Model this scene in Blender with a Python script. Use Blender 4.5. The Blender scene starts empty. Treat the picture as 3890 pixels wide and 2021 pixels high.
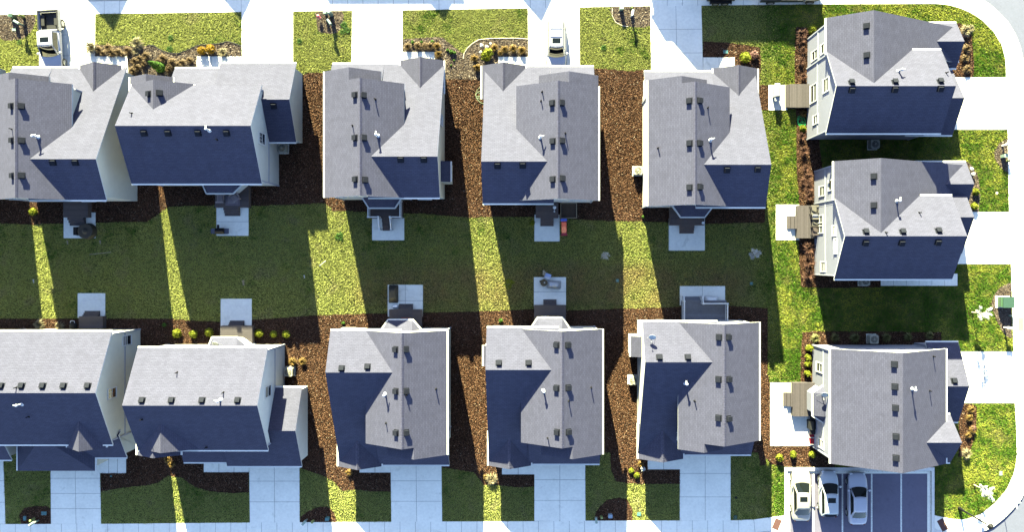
import bpy, bmesh, math, random
from mathutils import Vector, Matrix
from mathutils.bvhtree import BVHTree
R = math.radians
C = bpy.context.scene.collection
scene = bpy.context.scene

# ------------------------------------------------------------------ camera, world, sun, exposure
NX, NY, PX, CAMH = 2040.0, 985.0, 40.3, 77.0      # plumb point and ground scale of the drone view (photo pixels, px per metre), flying height
cam_d = bpy.data.cameras.new('camera')
cam = bpy.data.objects.new('camera', cam_d)
C.objects.link(cam)
cam.location = (0, 0, CAMH)
cam.rotation_euler = (0, 0, 0)
cam_d.sensor_width = 36
cam_d.lens = 36 * CAMH / (3890 / PX)
cam_d.shift_x = (1945 - NX) / 3890
cam_d.shift_y = -(1010.5 - NY) / 3890
cam_d.clip_end = 2000
scene.camera = cam

SUN_ELEV, SUN_AZ = 23.0, -11.0                    # azimuth from +Y towards +X
world = bpy.data.worlds.new('World')
scene.world = world
world.use_nodes = True
wn = world.node_tree
sky = wn.nodes.new('ShaderNodeTexSky')
sky.sky_type = 'NISHITA'
sky.sun_disc = False
sky.sun_elevation = R(SUN_ELEV)
sky.sun_rotation = R(SUN_AZ)
sky.altitude = 100
sky.air_density = 0.8
sky.dust_density = 0.6
sky.ozone_density = 1.0
bg = wn.nodes['Background']
bg.inputs['Strength'].default_value = 0.056
wn.links.new(sky.outputs[0], bg.inputs['Color'])

sun_d = bpy.data.lights.new('sun', 'SUN')
sun_d.energy = 5.0
sun_d.angle = R(0.5)
sun_d.color = (1.0, 0.975, 0.58)
sun = bpy.data.objects.new('sun', sun_d)
C.objects.link(sun)
sdir = Vector((math.sin(R(SUN_AZ)) * math.cos(R(SUN_ELEV)), math.cos(R(SUN_AZ)) * math.cos(R(SUN_ELEV)), math.sin(R(SUN_ELEV))))
sun.rotation_euler = sdir.to_track_quat('Z', 'Y').to_euler()
sun.location = sdir * 120

scene.view_settings.view_transform = 'Standard'
scene.view_settings.look = 'None'
scene.view_settings.exposure = 3.2
scene.view_settings.gamma = 1.0
scene.cycles.diffuse_bounces = 0      # hard, contrasty shade as in the photograph

# ------------------------------------------------------------------ helpers
random.seed(7)
GRASS_DENS = 430
def P(sx, sy, h=0.0):
    k = (1 - h / CAMH) / PX
    return Vector(((sx - NX) * k, -(sy - NY) * k, h))
def XW(sx, h=0.0): return (sx - NX) * (1 - h / CAMH) / PX
def YW(sy, h=0.0): return -(sy - NY) * (1 - h / CAMH) / PX

ORG = {}
class MB:
    def __init__(s): s.v, s.f, s.m, s.uv = [], [], [], []
    def add(s, vs, fs, m=0, uvs=None):
        b = len(s.v)
        s.v += [tuple(p) for p in vs]
        for i, f in enumerate(fs):
            s.f.append(tuple(b + j for j in f))
            s.m.append(m)
            s.uv.append(uvs[i] if uvs else None)
        return s
    def box(s, c, d, m=0, rz=0, taper=1.0):
        cx, cy, cz = c; x, y, z = d[0] / 2, d[1] / 2, d[2] / 2
        ca, sa = math.cos(rz), math.sin(rz)
        vs = []
        for (a, b, e) in [(-1,-1,-1),(1,-1,-1),(1,1,-1),(-1,1,-1),(-1,-1,1),(1,-1,1),(1,1,1),(-1,1,1)]:
            t = taper if e > 0 else 1.0
            px, py = a * x * t, b * y * t
            vs.append((cx + px * ca - py * sa, cy + px * sa + py * ca, cz + e * z))
        return s.add(vs, [(0,3,2,1),(4,5,6,7),(0,1,5,4),(1,2,6,5),(2,3,7,6),(3,0,4,7)], m)
    def prism(s, poly, z0, z1, m=0, mside=None):
        n = len(poly)
        a = sum(poly[i][0] * poly[(i+1) % n][1] - poly[(i+1) % n][0] * poly[i][1] for i in range(n))
        if a < 0: poly = poly[::-1]
        b = [(p[0], p[1], z0) for p in poly]; t = [(p[0], p[1], z1) for p in poly]
        s.add(t, [tuple(range(n))], m)
        s.add(b, [tuple(range(n))[::-1]], m)
        s.add(b + t, [(i, (i+1) % n, n + (i+1) % n, n + i) for i in range(n)], m if mside is None else mside)
        return s
    def cyl(s, c, r0, r1, z0, z1, n=10, m=0, cap=True):
        x, y = c
        b = [(x + r0 * math.cos(6.28318 * i / n), y + r0 * math.sin(6.28318 * i / n), z0) for i in range(n)]
        t = [(x + r1 * math.cos(6.28318 * i / n), y + r1 * math.sin(6.28318 * i / n), z1) for i in range(n)]
        s.add(b + t, [(i, (i+1) % n, n + (i+1) % n, n + i) for i in range(n)], m)
        if cap:
            s.add(t, [tuple(range(n))], m); s.add(b, [tuple(range(n))[::-1]], m)
        return s
    def tube(s, pts, r, m=0, n=6, r1=None):
        pts = [Vector(p) for p in pts]; rings = []
        for i, p in enumerate(pts):
            d = (pts[min(i+1, len(pts)-1)] - pts[max(i-1, 0)]).normalized()
            a = Vector((0, 0, 1)) if abs(d.z) < .9 else Vector((1, 0, 0))
            u = d.cross(a).normalized(); w = d.cross(u)
            rr = r if r1 is None else r + (r1 - r) * i / max(1, len(pts) - 1)
            rings.append([p + u * rr * math.cos(6.28318 * k / n) + w * rr * math.sin(6.28318 * k / n) for k in range(n)])
        vs = [q for rg in rings for q in rg]; fs = []
        for i in range(len(pts) - 1):
            for k in range(n):
                fs.append((i*n+k, i*n+(k+1) % n, (i+1)*n+(k+1) % n, (i+1)*n+k))
        fs.append(tuple(range(n))[::-1]); fs.append(tuple(len(vs) - n + k for k in range(n)))
        return s.add(vs, fs, m)
    def sphere(s, c, r, m=0, n=8, k=5, sz=1.0):
        vs = [(c[0], c[1], c[2] - r * sz)]
        for j in range(1, k):
            a = -math.pi / 2 + math.pi * j / k
            vs += [(c[0] + r * math.cos(a) * math.cos(6.28318 * i / n), c[1] + r * math.cos(a) * math.sin(6.28318 * i / n), c[2] + r * sz * math.sin(a)) for i in range(n)]
        vs.append((c[0], c[1], c[2] + r * sz))
        fs = [(0, 1 + (i+1) % n, 1 + i) for i in range(n)]
        for j in range(k - 2):
            fs += [(1+j*n+i, 1+j*n+(i+1) % n, 1+(j+1)*n+(i+1) % n, 1+(j+1)*n+i) for i in range(n)]
        t = len(vs) - 1; b = 1 + (k-2) * n
        fs += [(b+i, b+(i+1) % n, t) for i in range(n)]
        return s.add(vs, fs, m)
    def mesh(s, name, mats, org=(0, 0, 0), smooth=False, fix=True):
        me = bpy.data.meshes.new(name)
        ox, oy, oz = org
        me.from_pydata([(x - ox, y - oy, z - oz) for x, y, z in s.v], [], s.f)
        for m in mats: me.materials.append(m)
        for p, mi in zip(me.polygons, s.m):
            p.material_index = mi; p.use_smooth = smooth
        if any(u is not None for u in s.uv):
            l = me.uv_layers.new(name='UVMap')
            for p, u in zip(me.polygons, s.uv):
                if u:
                    for li, q in zip(p.loop_indices, u): l.data[li].uv = q
        if fix:
            bm = bmesh.new(); bm.from_mesh(me)
            bmesh.ops.recalc_face_normals(bm, faces=bm.faces)
            bm.to_mesh(me); bm.free()
        me.update()
        return me
    def build(s, name, mats, parent=None, smooth=False, fix=True, org=None):
        if not isinstance(mats, (list, tuple)): mats = [mats]
        o_ = org if org is not None else (ORG.get(parent.name, (0, 0, 0)) if parent else (0, 0, 0))
        o = bpy.data.objects.new(name, s.mesh(name, mats, o_, smooth, fix))
        C.objects.link(o)
        if parent: o.parent = parent
        ORG[o.name] = o_
        return o

def tag(o, label=None, cat=None, group=None, kind=None):
    if label: o['label'] = label
    if cat: o['category'] = cat
    if group: o['group'] = group
    if kind: o['kind'] = kind
    return o
def thing(name, label, cat, loc=(0, 0, 0), rz=0.0, group=None, local=False):
    o = bpy.data.objects.new(name, None); C.objects.link(o)
    o.location = loc; o.rotation_euler = (0, 0, rz); o.empty_display_size = .3
    ORG[o.name] = (0, 0, 0) if local else tuple(loc)
    return tag(o, label, cat, group)
def single(mb, name, mats, label, cat, loc=None, group=None, smooth=False, rz=0):
    """a thing that is one mesh; vertices local when loc is given"""
    o = mb.build(name, mats, None, smooth)
    if loc is not None: o.location = loc
    o.rotation_euler.z = rz
    return tag(o, label, cat, group)
def copy_tree(o, parent=None):
    c = o.copy(); C.objects.link(c); c.parent = parent
    ORG[c.name] = ORG.get(o.name, (0, 0, 0))
    for ch in list(o.children): copy_tree(ch, c)
    return c

# ------------------------------------------------------------------ materials
def newmat(name):
    m = bpy.data.materials.new(name); m.use_nodes = True
    nt = m.node_tree
    return m, nt, nt.nodes['Principled BSDF']
def N(nt, t, **k):
    n = nt.nodes.new(t)
    for a, b in k.items(): setattr(n, a, b)
    return n
def ramp(nt, src, stops):
    r = N(nt, 'ShaderNodeValToRGB'); e = r.color_ramp.elements
    while len(e) < len(stops): e.new(.5)
    for el, (p, c) in zip(e, stops): el.position = p; el.color = (*c, 1)
    nt.links.new(src, r.inputs[0]); return r.outputs[0]
def noise(nt, vec, scale, detail=4, rough=.55, dist=0):
    n = N(nt, 'ShaderNodeTexNoise'); n.inputs['Scale'].default_value = scale
    n.inputs['Detail'].default_value = detail; n.inputs['Roughness'].default_value = rough
    n.inputs['Distortion'].default_value = dist
    nt.links.new(vec, n.inputs['Vector']); return n.outputs['Fac']
def mix(nt, f, a, b, t='MIX'):
    m = N(nt, 'ShaderNodeMix', data_type='RGBA', blend_type=t)
    for i, s in ((0, f), (6, a), (7, b)):
        if hasattr(s, 'default_value') and not isinstance(s, (tuple, float)): nt.links.new(s, m.inputs[i])
        elif isinstance(s, tuple): m.inputs[i].default_value = (*s, 1)
        else: m.inputs[i].default_value = s
    return m.outputs[2]
def bump(nt, bsdf, h, strength, dist):
    b = N(nt, 'ShaderNodeBump'); b.inputs['Strength'].default_value = strength; b.inputs['Distance'].default_value = dist
    nt.links.new(h, b.inputs['Height']); nt.links.new(b.outputs[0], bsdf.inputs['Normal'])
def pos(nt): return N(nt, 'ShaderNodeNewGeometry').outputs['Position']

def plain(name, col, rough=.6, metal=0.0, var=.12, scale=6, spec=.5, coat=0):
    m, nt, b = newmat(name)
    p = pos(nt); n = noise(nt, p, scale, 5)
    lo = tuple(c * (1 - var) for c in col); hi = tuple(min(1, c * (1 + var)) for c in col)
    nt.links.new(ramp(nt, n, [(.3, lo), (.7, hi)]), b.inputs['Base Color'])
    b.inputs['Roughness'].default_value = rough; b.inputs['Metallic'].default_value = metal
    b.inputs['Specular IOR Level'].default_value = spec
    if coat: b.inputs['Coat Weight'].default_value = coat; b.inputs['Coat Roughness'].default_value = .05
    return m

def grass_mat(name, yel, grn, drk, clump=.62):
    m, nt, b = newmat(name); p = pos(nt)
    big = noise(nt, p, .16, 3); mid = noise(nt, p, .8, 5, .6); fine = noise(nt, p, 9, 6, .7); vf = noise(nt, p, 3.2, 5, .75, .4)
    c = mix(nt, ramp(nt, vf, [(.3, (0, 0, 0)), (.72, (1, 1, 1))]), tuple(x * .76 for x in yel), tuple(x * 1.10 for x in yel))
    g = mix(nt, ramp(nt, fine, [(.35, (0, 0, 0)), (.65, (1, 1, 1))]), drk, grn)
    a = N(nt, 'ShaderNodeMath', operation='ADD'); nt.links.new(mid, a.inputs[0]); nt.links.new(big, a.inputs[1])
    h = N(nt, 'ShaderNodeMath', operation='MULTIPLY'); nt.links.new(a.outputs[0], h.inputs[0]); h.inputs[1].default_value = .5
    a2 = N(nt, 'ShaderNodeMath', operation='MULTIPLY_ADD'); nt.links.new(vf, a2.inputs[0]); a2.inputs[1].default_value = .35; nt.links.new(h.outputs[0], a2.inputs[2])
    f = ramp(nt, a2.outputs[0], [(clump, (0, 0, 0)), (clump + .13, (1, 1, 1))])
    c2 = mix(nt, f, c, g)
    # tan, thatchy spots
    th = ramp(nt, noise(nt, p, .45, 4, .6), [(.56, (0, 0, 0)), (.72, (.55, .55, .55))])
    c3 = mix(nt, th, c2, (yel[0] * 1.05, yel[1] * .84, yel[2] * 1.5))
    # a dry, brownish stretch of the middle lawn
    sp = N(nt, 'ShaderNodeSeparateXYZ'); nt.links.new(p, sp.inputs[0])
    def band(sock, a, b_, soft):
        m1 = N(nt, 'ShaderNodeMapRange', interpolation_type='SMOOTHSTEP'); m1.inputs[1].default_value = a - soft; m1.inputs[2].default_value = a + soft; nt.links.new(sock, m1.inputs[0])
        m2 = N(nt, 'ShaderNodeMapRange', interpolation_type='SMOOTHSTEP'); m2.inputs[1].default_value = b_ - soft; m2.inputs[2].default_value = b_ + soft; m2.inputs[3].default_value = 1; m2.inputs[4].default_value = 0; nt.links.new(sock, m2.inputs[0])
        q = N(nt, 'ShaderNodeMath', operation='MULTIPLY'); nt.links.new(m1.outputs[0], q.inputs[0]); nt.links.new(m2.outputs[0], q.inputs[1]); return q.outputs[0]
    bx_, by_ = band(sp.outputs[0], -17, 20, 2.5), band(sp.outputs[1], -4.6, -.6, 1.2)
    q = N(nt, 'ShaderNodeMath', operation='MULTIPLY'); nt.links.new(bx_, q.inputs[0]); nt.links.new(by_, q.inputs[1])
    q2 = N(nt, 'ShaderNodeMath', operation='MULTIPLY'); nt.links.new(q.outputs[0], q2.inputs[0]); nt.links.new(ramp(nt, noise(nt, p, .35, 4, .6), [(.35, (.25, .25, .25)), (.65, (1, 1, 1))]), q2.inputs[1])
    c3 = mix(nt, q2.outputs[0], c3, (yel[0] * .95, yel[1] * .68, yel[2] * 1.0))
    fr = ramp(nt, noise(nt, p, 14, 4, .8), [(.25, (.72, .72, .72)), (.75, (1.22, 1.22, 1.22))])
    c4 = mix(nt, 1.0, c3, fr, 'MULTIPLY')
    nt.links.new(c4, b.inputs['Base Color']); b.inputs['Roughness'].default_value = .9
    b.inputs['Specular IOR Level'].default_value = .1
    hb = mix(nt, .5, fine, vf); bump(nt, b, hb, .9, .16)
    return m
def mulch_mat(name, cols, sc=9):
    m, nt, b = newmat(name); p = pos(nt)
    v = N(nt, 'ShaderNodeTexVoronoi'); v.inputs['Scale'].default_value = sc; v.inputs['Randomness'].default_value = 1
    d = N(nt, 'ShaderNodeVectorMath', operation='ADD'); nz = N(nt, 'ShaderNodeTexNoise'); nz.inputs['Scale'].default_value = 6
    nt.links.new(p, nz.inputs['Vector']); nt.links.new(p, d.inputs[0]); nt.links.new(nz.outputs['Color'], d.inputs[1]); nt.links.new(d.outputs[0], v.inputs['Vector'])
    sep = N(nt, 'ShaderNodeSeparateColor'); nt.links.new(v.outputs['Color'], sep.inputs[0])
    c = ramp(nt, sep.outputs[0], [(0, cols[0]), (.45, cols[1]), (.8, cols[2]), (1, cols[3])])
    big = ramp(nt, noise(nt, p, .6, 4, .6), [(.3, (.7, .7, .7)), (.7, (1.2, 1.2, 1.2))])
    nt.links.new(mix(nt, 1.0, c, big, 'MULTIPLY'), b.inputs['Base Color'])
    b.inputs['Roughness'].default_value = .95; b.inputs['Specular IOR Level'].default_value = .1
    bump(nt, b, mix(nt, .5, v.outputs['Distance'], noise(nt, p, 11, 5, .7)), .9, .14)
    return m
def concrete_mat(name, col, stain=.16):
    m, nt, b = newmat(name); p = pos(nt)
    n1 = noise(nt, p, .5, 5, .6); n2 = noise(nt, p, 4, 5, .7); n3 = noise(nt, p, 60, 2)
    c = ramp(nt, n1, [(.3, tuple(x * (1 - stain) for x in col)), (.65, col)])
    c = mix(nt, .35, c, ramp(nt, n2, [(.3, tuple(x * .8 for x in col)), (.7, tuple(min(1, x * 1.1) for x in col))]))
    st = ramp(nt, noise(nt, p, .9, 6, .62, .6), [(.60, (1, 1, 1)), (.74, (.80, .80, .79))])       # old oil and damp marks
    sk = ramp(nt, noise(nt, p, 2.6, 5, .7, 1.0), [(.66, (1, 1, 1)), (.76, (.86, .86, .85))])
    c = mix(nt, 1.0, mix(nt, 1.0, c, st, 'MULTIPLY'), sk, 'MULTIPLY')
    nt.links.new(c, b.inputs['Base Color']); b.inputs['Roughness'].default_value = .85
    bump(nt, b, n3, .3, .01)
    return m
def roof_mat(name, col):
    m, nt, b = newmat(name)
    uv = N(nt, 'ShaderNodeUVMap').outputs[0]; p = pos(nt)
    br = N(nt, 'ShaderNodeTexBrick'); br.offset = .5; br.inputs['Scale'].default_value = 1
    br.inputs['Brick Width'].default_value = .33; br.inputs['Row Height'].default_value = .145
    br.inputs['Mortar Size'].default_value = .012; br.inputs['Mortar Smooth'].default_value = .3; br.inputs['Bias'].default_value = 0
    br.inputs['Color1'].default_value = (*[x * .91 for x in col], 1); br.inputs['Color2'].default_value = (*[x * 1.08 for x in col], 1)
    br.inputs['Mortar'].default_value = (*[x * .6 for x in col], 1)
    nt.links.new(uv, br.inputs['Vector'])
    v = ramp(nt, noise(nt, p, 1.2, 5, .65), [(.3, (.93, .93, .93)), (.7, (1.05, 1.05, 1.05))])
    v2 = ramp(nt, noise(nt, p, 22, 3, .7), [(.3, (.9, .9, .9)), (.7, (1.09, 1.09, 1.09))])
    mp = N(nt, 'ShaderNodeMapping'); mp.inputs['Scale'].default_value = (1.6, .22, 1); nt.links.new(uv, mp.inputs[0])
    ws = ramp(nt, noise(nt, mp.outputs[0], 1.0, 5, .65), [(.35, (.94, .94, .945)), (.65, (1.03, 1.03, 1.025))])     # weather streaks down the slope
    c = mix(nt, 1.0, mix(nt, 1.0, mix(nt, 1.0, br.outputs['Color'], v, 'MULTIPLY'), v2, 'MULTIPLY'), ws, 'MULTIPLY')
    nt.links.new(c, b.inputs['Base Color']); b.inputs['Roughness'].default_value = .92; b.inputs['Specular IOR Level'].default_value = .2
    bump(nt, b, br.outputs['Fac'], -.6, .02)
    return m
def siding_mat(name, col):
    m, nt, b = newmat(name); p = pos(nt)
    sp = N(nt, 'ShaderNodeSeparateXYZ'); nt.links.new(p, sp.inputs[0])
    f = N(nt, 'ShaderNodeMath', operation='FRACT'); q = N(nt, 'ShaderNodeMath', operation='MULTIPLY'); q.inputs[1].default_value = 8
    nt.links.new(sp.outputs[2], q.inputs[0]); nt.links.new(q.outputs[0], f.inputs[0])
    c = ramp(nt, noise(nt, p, 1.5, 4), [(.3, tuple(x * .93 for x in col)), (.7, col)])
    c = mix(nt, 1.0, c, ramp(nt, f.outputs[0], [(0, (.72, .72, .72)), (.1, (1, 1, 1))]), 'MULTIPLY')
    nt.links.new(c, b.inputs['Base Color']); b.inputs['Roughness'].default_value = .6
    bump(nt, b, f.outputs[0], -.4, .015)
    return m
def board_mat(name, col):
    m, nt, b = newmat(name); p = pos(nt)
    gi = N(nt, 'ShaderNodeNewGeometry')
    v = ramp(nt, gi.outputs['Random Per Island'], [(0, tuple(x * .8 for x in col)), (1, tuple(x * 1.15 for x in col))])
    c = mix(nt, 1.0, v, ramp(nt, noise(nt, p, 5, 5, .7), [(.3, (.85, .85, .85)), (.7, (1.1, 1.1, 1.1))]), 'MULTIPLY')
    nt.links.new(c, b.inputs['Base Color']); b.inputs['Roughness'].default_value = .75
    return m
def leaf_mat(name, a, bcol, trans=.25):
    m, nt, b = newmat(name)
    gi = N(nt, 'ShaderNodeNewGeometry')
    c = ramp(nt, gi.outputs['Random Per Island'], [(0, a), (1, bcol)])
    nt.links.new(c, b.inputs['Base Color']); b.inputs['Roughness'].default_value = .7; b.inputs['Specular IOR Level'].default_value = .2
    tr = N(nt, 'ShaderNodeBsdfTranslucent'); nt.links.new(c, tr.inputs[0])
    ms = N(nt, 'ShaderNodeMixShader'); ms.inputs[0].default_value = trans
    nt.links.new(b.outputs[0], ms.inputs[1]); nt.links.new(tr.outputs[0], ms.inputs[2])
    nt.links.new(ms.outputs[0], nt.nodes['Material Output'].inputs[0])
    return m
def glass_mat(name, col, rough=.03, ior=1.7):
    m, nt, b = newmat(name)
    b.inputs['Base Color'].default_value = (*col, 1); b.inputs['Roughness'].default_value = rough
    b.inputs['Specular IOR Level'].default_value = .5; b.inputs['IOR'].default_value = ior
    return m

GRASS = grass_mat('lawn_grass', (.132, .142, .042), (.042, .080, .010), (.012, .031, .004), .72)
GRASS_G = grass_mat('lawn_grass_green', (.122, .132, .022), (.038, .073, .0066), (.010, .031, .003), .585)
MULCH = mulch_mat('bark_mulch', [(.015, .007, .004), (.035, .018, .010), (.06, .032, .019), (.11, .075, .052)])
MULCH_P = mulch_mat('faded_mulch', [(.045, .030, .025), (.11, .08, .062), (.18, .14, .11), (.30, .25, .21)])
CONC = concrete_mat('concrete', (.87, .85, .77), .16)
CONC_D = plain('joint_filler', (.24, .24, .24), .9)
ROADM = concrete_mat('road_surface', (.105, .112, .165), .10)
KERBM = concrete_mat('kerb_concrete', (.66, .655, .64))
ASPH = concrete_mat('asphalt', (.125, .115, .17), .22)
PAINTW = plain('road_paint', (.62, .62, .6), .7, var=.25, scale=9)
ROOF = roof_mat('shingles', (.0555, .056, .092))
CAPM = plain('ridge_shingles', (.054, .053, .092), .9, var=.3)
TRIM = plain('white_trim', (.70, .69, .67), .5, var=.04)
SID = [siding_mat('siding_cream', (.80, .75, .62)), siding_mat('siding_grey', (.70, .69, .63)), siding_mat('siding_white', (.84, .82, .76)), siding_mat('siding_sunlit_copy', (.27, .275, .35))]  # sun and shade in the colours: last darkened for sunlit walls, others brightened
GLASS = glass_mat('window_glass', (.02, .025, .03))
BLIND = plain('blind', (.15, .155, .15), .6)
VENTM = plain('vent_metal', (.012, .0135, .021), .8, var=.2, spec=.08)
PIPEM = plain('dark_pipe', (.008, .008, .010), .7, spec=.1)
FLUEM = plain('white_flue', (.46, .48, .56), .35, var=.05)
BRICK = plain('brick_red', (.085, .036, .032), .9, var=.3, scale=18)
DECKM = board_mat('deck_board', (.058, .048, .053))
DECKG = board_mat('deck_board_grey', (.17, .175, .20))
WHITEP = plain('white_plastic', (.78, .78, .77), .4, var=.05)
ACM = plain('ac_metal', (.36, .345, .29), .5)
DARKM = plain('dark_metal', (.009, .009, .011), .6, spec=.15)
BLACKC = plain('black_cover', (.007, .007, .008), .7)
SILVC = plain('silver_cover', (.40, .41, .44), .5, var=.15)
RUBBER = plain('rubber', (.010, .010, .011), .85)
RIMM = plain('rim_alloy', (.55, .56, .58), .3, metal=.6)
CARGL = glass_mat('car_glass', (.006, .008, .008), .02, 1.45)
SOIL = plain('garden_soil', (.06, .04, .028), .95, var=.3, scale=15)
WOODL = plain('pale_timber', (.42, .33, .22), .8)
GREENB = plain('green_cabinet', (.030, .068, .048), .5, var=.08)
PALEG = plain('pale_green_plastic', (.22, .30, .26), .5, var=.06)
TEAL = plain('teal_cover', (.06, .16, .17), .6)
LIMEP = plain('lime_plastic', (.22, .27, .10), .6)
REDP = plain('red_plastic', (.40, .02, .035), .35)
BLUEP = plain('blue_plastic', (.10, .16, .62), .35)
PINKP = plain('pink_red', (.62, .16, .2), .6)
HOSEG = plain('green_hose', (.02, .30, .09), .45)
HOSEO = plain('olive_hose', (.16, .19, .12), .45)
BARK = plain('bark', (.20, .15, .11), .9, var=.3, scale=20)
PALEB = plain('pale_bark', (.5, .43, .34), .9)

# ------------------------------------------------------------------ ground, streets, paths
def sheet(name, poly, z, m, thick=0.0, kind='structure'):
    mb = MB(); pts = [(XW(x), YW(y)) for x, y in poly]
    if thick: mb.prism(pts, z - thick, z, 0)
    else: mb.add([(x, y, z) for x, y in pts], [tuple(range(len(pts)))], 0)
    o = mb.build(name, m)
    if not thick:
        # make the normal point up
        if o.data.polygons[0].normal.z < 0: o.data.flip_normals()
    o['kind'] = kind
    return o
def smooth_poly(pts, sub=3):
    """Catmull-Rom rounding of a traced outline"""
    out = []; n = len(pts)
    for i in range(n):
        p0, p1, p2, p3 = [Vector(pts[(i + k - 1) % n]) for k in range(4)]
        for j in range(sub):
            t = j / sub
            out.append(tuple(.5 * ((2*p1) + (p2-p0)*t + (2*p0-5*p1+4*p2-p3)*t*t + (3*p1-p0-3*p2+p3)*t**3)))
    return out
def slabs(name, quad, nx, ny, z=.05, m=CONC, gap=.032):
    """concrete panels with joints; quad = four photo corners (tl, tr, br, bl)"""
    q = [P(*c) for c in quad]
    mb = MB()
    def at(u, v): return (q[0] * (1-u) + q[1] * u) * (1-v) + (q[3] * (1-u) + q[2] * u) * v
    W = ((q[1]-q[0]).length + (q[2]-q[3]).length) / 2; Hh = ((q[3]-q[0]).length + (q[2]-q[1]).length) / 2
    gu, gv = gap / W / 2, gap / Hh / 2
    for i in range(nx):
        for j in range(ny):
            u0 = i / nx + (gu if i else 0); u1 = (i+1) / nx - (gu if i < nx-1 else 0)
            v0 = j / ny + (gv if j else 0); v1 = (j+1) / ny - (gv if j < ny-1 else 0)
            mb.prism([at(u, v)[:2] for u, v in ((u0, v0), (u1, v0), (u1, v1), (u0, v1))], z - .12, z, 0)
    mb.prism([at(u, v)[:2] for u, v in ((.002, .002), (.998, .002), (.998, .998), (.002, .998))], z - .16, z - .018, 1)
    o = mb.build(name, [m, CONC_D]); o['kind'] = 'structure'
    return o
def off(pl, d):
    out = []
    for i, p in enumerate(pl):
        a = Vector(pl[max(i-1, 0)]); b = Vector(pl[min(i+1, len(pl)-1)]); t = (b - a).normalized()
        out.append((p[0] + t.y * d, p[1] - t.x * d))
    return out
def ribbon(name, inner, d0, d1, step=58, z=.05, m=CONC, joints=True):
    """a pavement between two traced edges, cut in panels"""
    def resample(pl, n):
        L = [0]
        for a, b in zip(pl, pl[1:]): L.append(L[-1] + math.dist(a, b))
        out = []
        for i in range(n + 1):
            d = L[-1] * i / n; k = 0
            while k < len(pl) - 2 and L[k+1] < d: k += 1
            t = (d - L[k]) / max(1e-6, L[k+1] - L[k])
            out.append((pl[k][0] + (pl[k+1][0]-pl[k][0]) * t, pl[k][1] + (pl[k+1][1]-pl[k][1]) * t))
        return out
    L = sum(math.dist(a, b) for a, b in zip(inner, inner[1:]))
    n = max(1, round(L / step)); sub = 3
    a = resample(inner, n * sub); b = off(a, d1); a = off(a, d0) if d0 else a
    mb = MB()
    for i in range(n):
        pa, pb = [list(P(*c)[:2]) for c in a[i*sub:(i+1)*sub+1]], [list(P(*c)[:2]) for c in b[i*sub:(i+1)*sub+1]]
        if joints:
            for pl in (pa, pb):
                d = Vector(pl[1]) - Vector(pl[0]); d.normalize(); pl[0] = list(Vector(pl[0]) + d * .016)
                d = Vector(pl[-1]) - Vector(pl[-2]); d.normalize(); pl[-1] = list(Vector(pl[-1]) - d * .016)
        mb.prism(pa + pb[::-1], z - .12, z, 0)
    if joints:
        for i in range(n):
            mb.prism([P(*c)[:2] for c in a[i*sub:(i+1)*sub+1]] + [P(*c)[:2] for c in b[i*sub:(i+1)*sub+1]][::-1], z - .15, z - .018, 1)
    o = mb.build(name, [m, CONC_D]); o['kind'] = 'structure'
    return o

g = MB(); g.add([(-400, -400, -.35), (400, -400, -.35), (400, 400, -.35), (-400, 400, -.35)], [(0, 1, 2, 3)])
g.build('ground', GRASS)['kind'] = 'structure'
# the block's lawn (a closed sheet inside the pavements) and the right-hand, greener part of it
PAVE_IN_TOP = [(-700, 60), (0, 55), (365, 52), (1100, 42), (1530, 38), (2003, 30), (2475, 22), (2665, 20), (3135, 15), (3552, 13),
               (3600, 17), (3649, 31), (3690, 49), (3727, 73), (3774, 120), (3806, 173), (3819, 230), (3821, 293)]
PAVE_IN_R = [(3821, 293), (3827, 518), (3832, 806), (3840, 1026), (3849, 1330), (3854, 1530), (3861, 1656), (3862, 1734),
             (3853, 1792), (3824, 1860), (3779, 1912), (3727, 1954), (3664, 1975), (3612, 1972), (3565, 1962), (3547, 1958)]
PAVE_IN_BOT = [(2979, 1959), (2955, 1962), (2920, 1967), (2860, 1975), (2776, 1978), (2225, 1979), (2030, 1981), (1487, 1983), (950, 1986), (385, 1991), (20, 1992), (-700, 1998)]
lawn_poly = PAVE_IN_TOP + PAVE_IN_R[1:] + PAVE_IN_BOT
sheet('lawn', lawn_poly, 0.0, GRASS)

# pavements
ring = PAVE_IN_TOP + PAVE_IN_R[1:]
ribbon('pavement', ring, 0, 49)
ribbon('kerb', ring, 51, 67, 120, .06, KERBM, False)
bot = PAVE_IN_BOT
ribbon('pavement', bot, 0, 50)
ribbon('kerb', bot, 52, 67, 120, .06, KERBM, False)
seam = [(3565, 1962), (3547, 1958)]
sheet('street', [(-800, -330), (5200, -330), (5200, 2600), (-800, 2600)], -.10, ROADM)
# corner pavement below the parking bays and ramp pads
slabs('pavement', [(2916, 1972), (2979, 1959), (2979, 2060), (2916, 2060)], 1, 2, .044)
slabs('pavement', [(3548, 1958), (3612, 1972), (3612, 2060), (3548, 2060)], 1, 2, .046)

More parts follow.
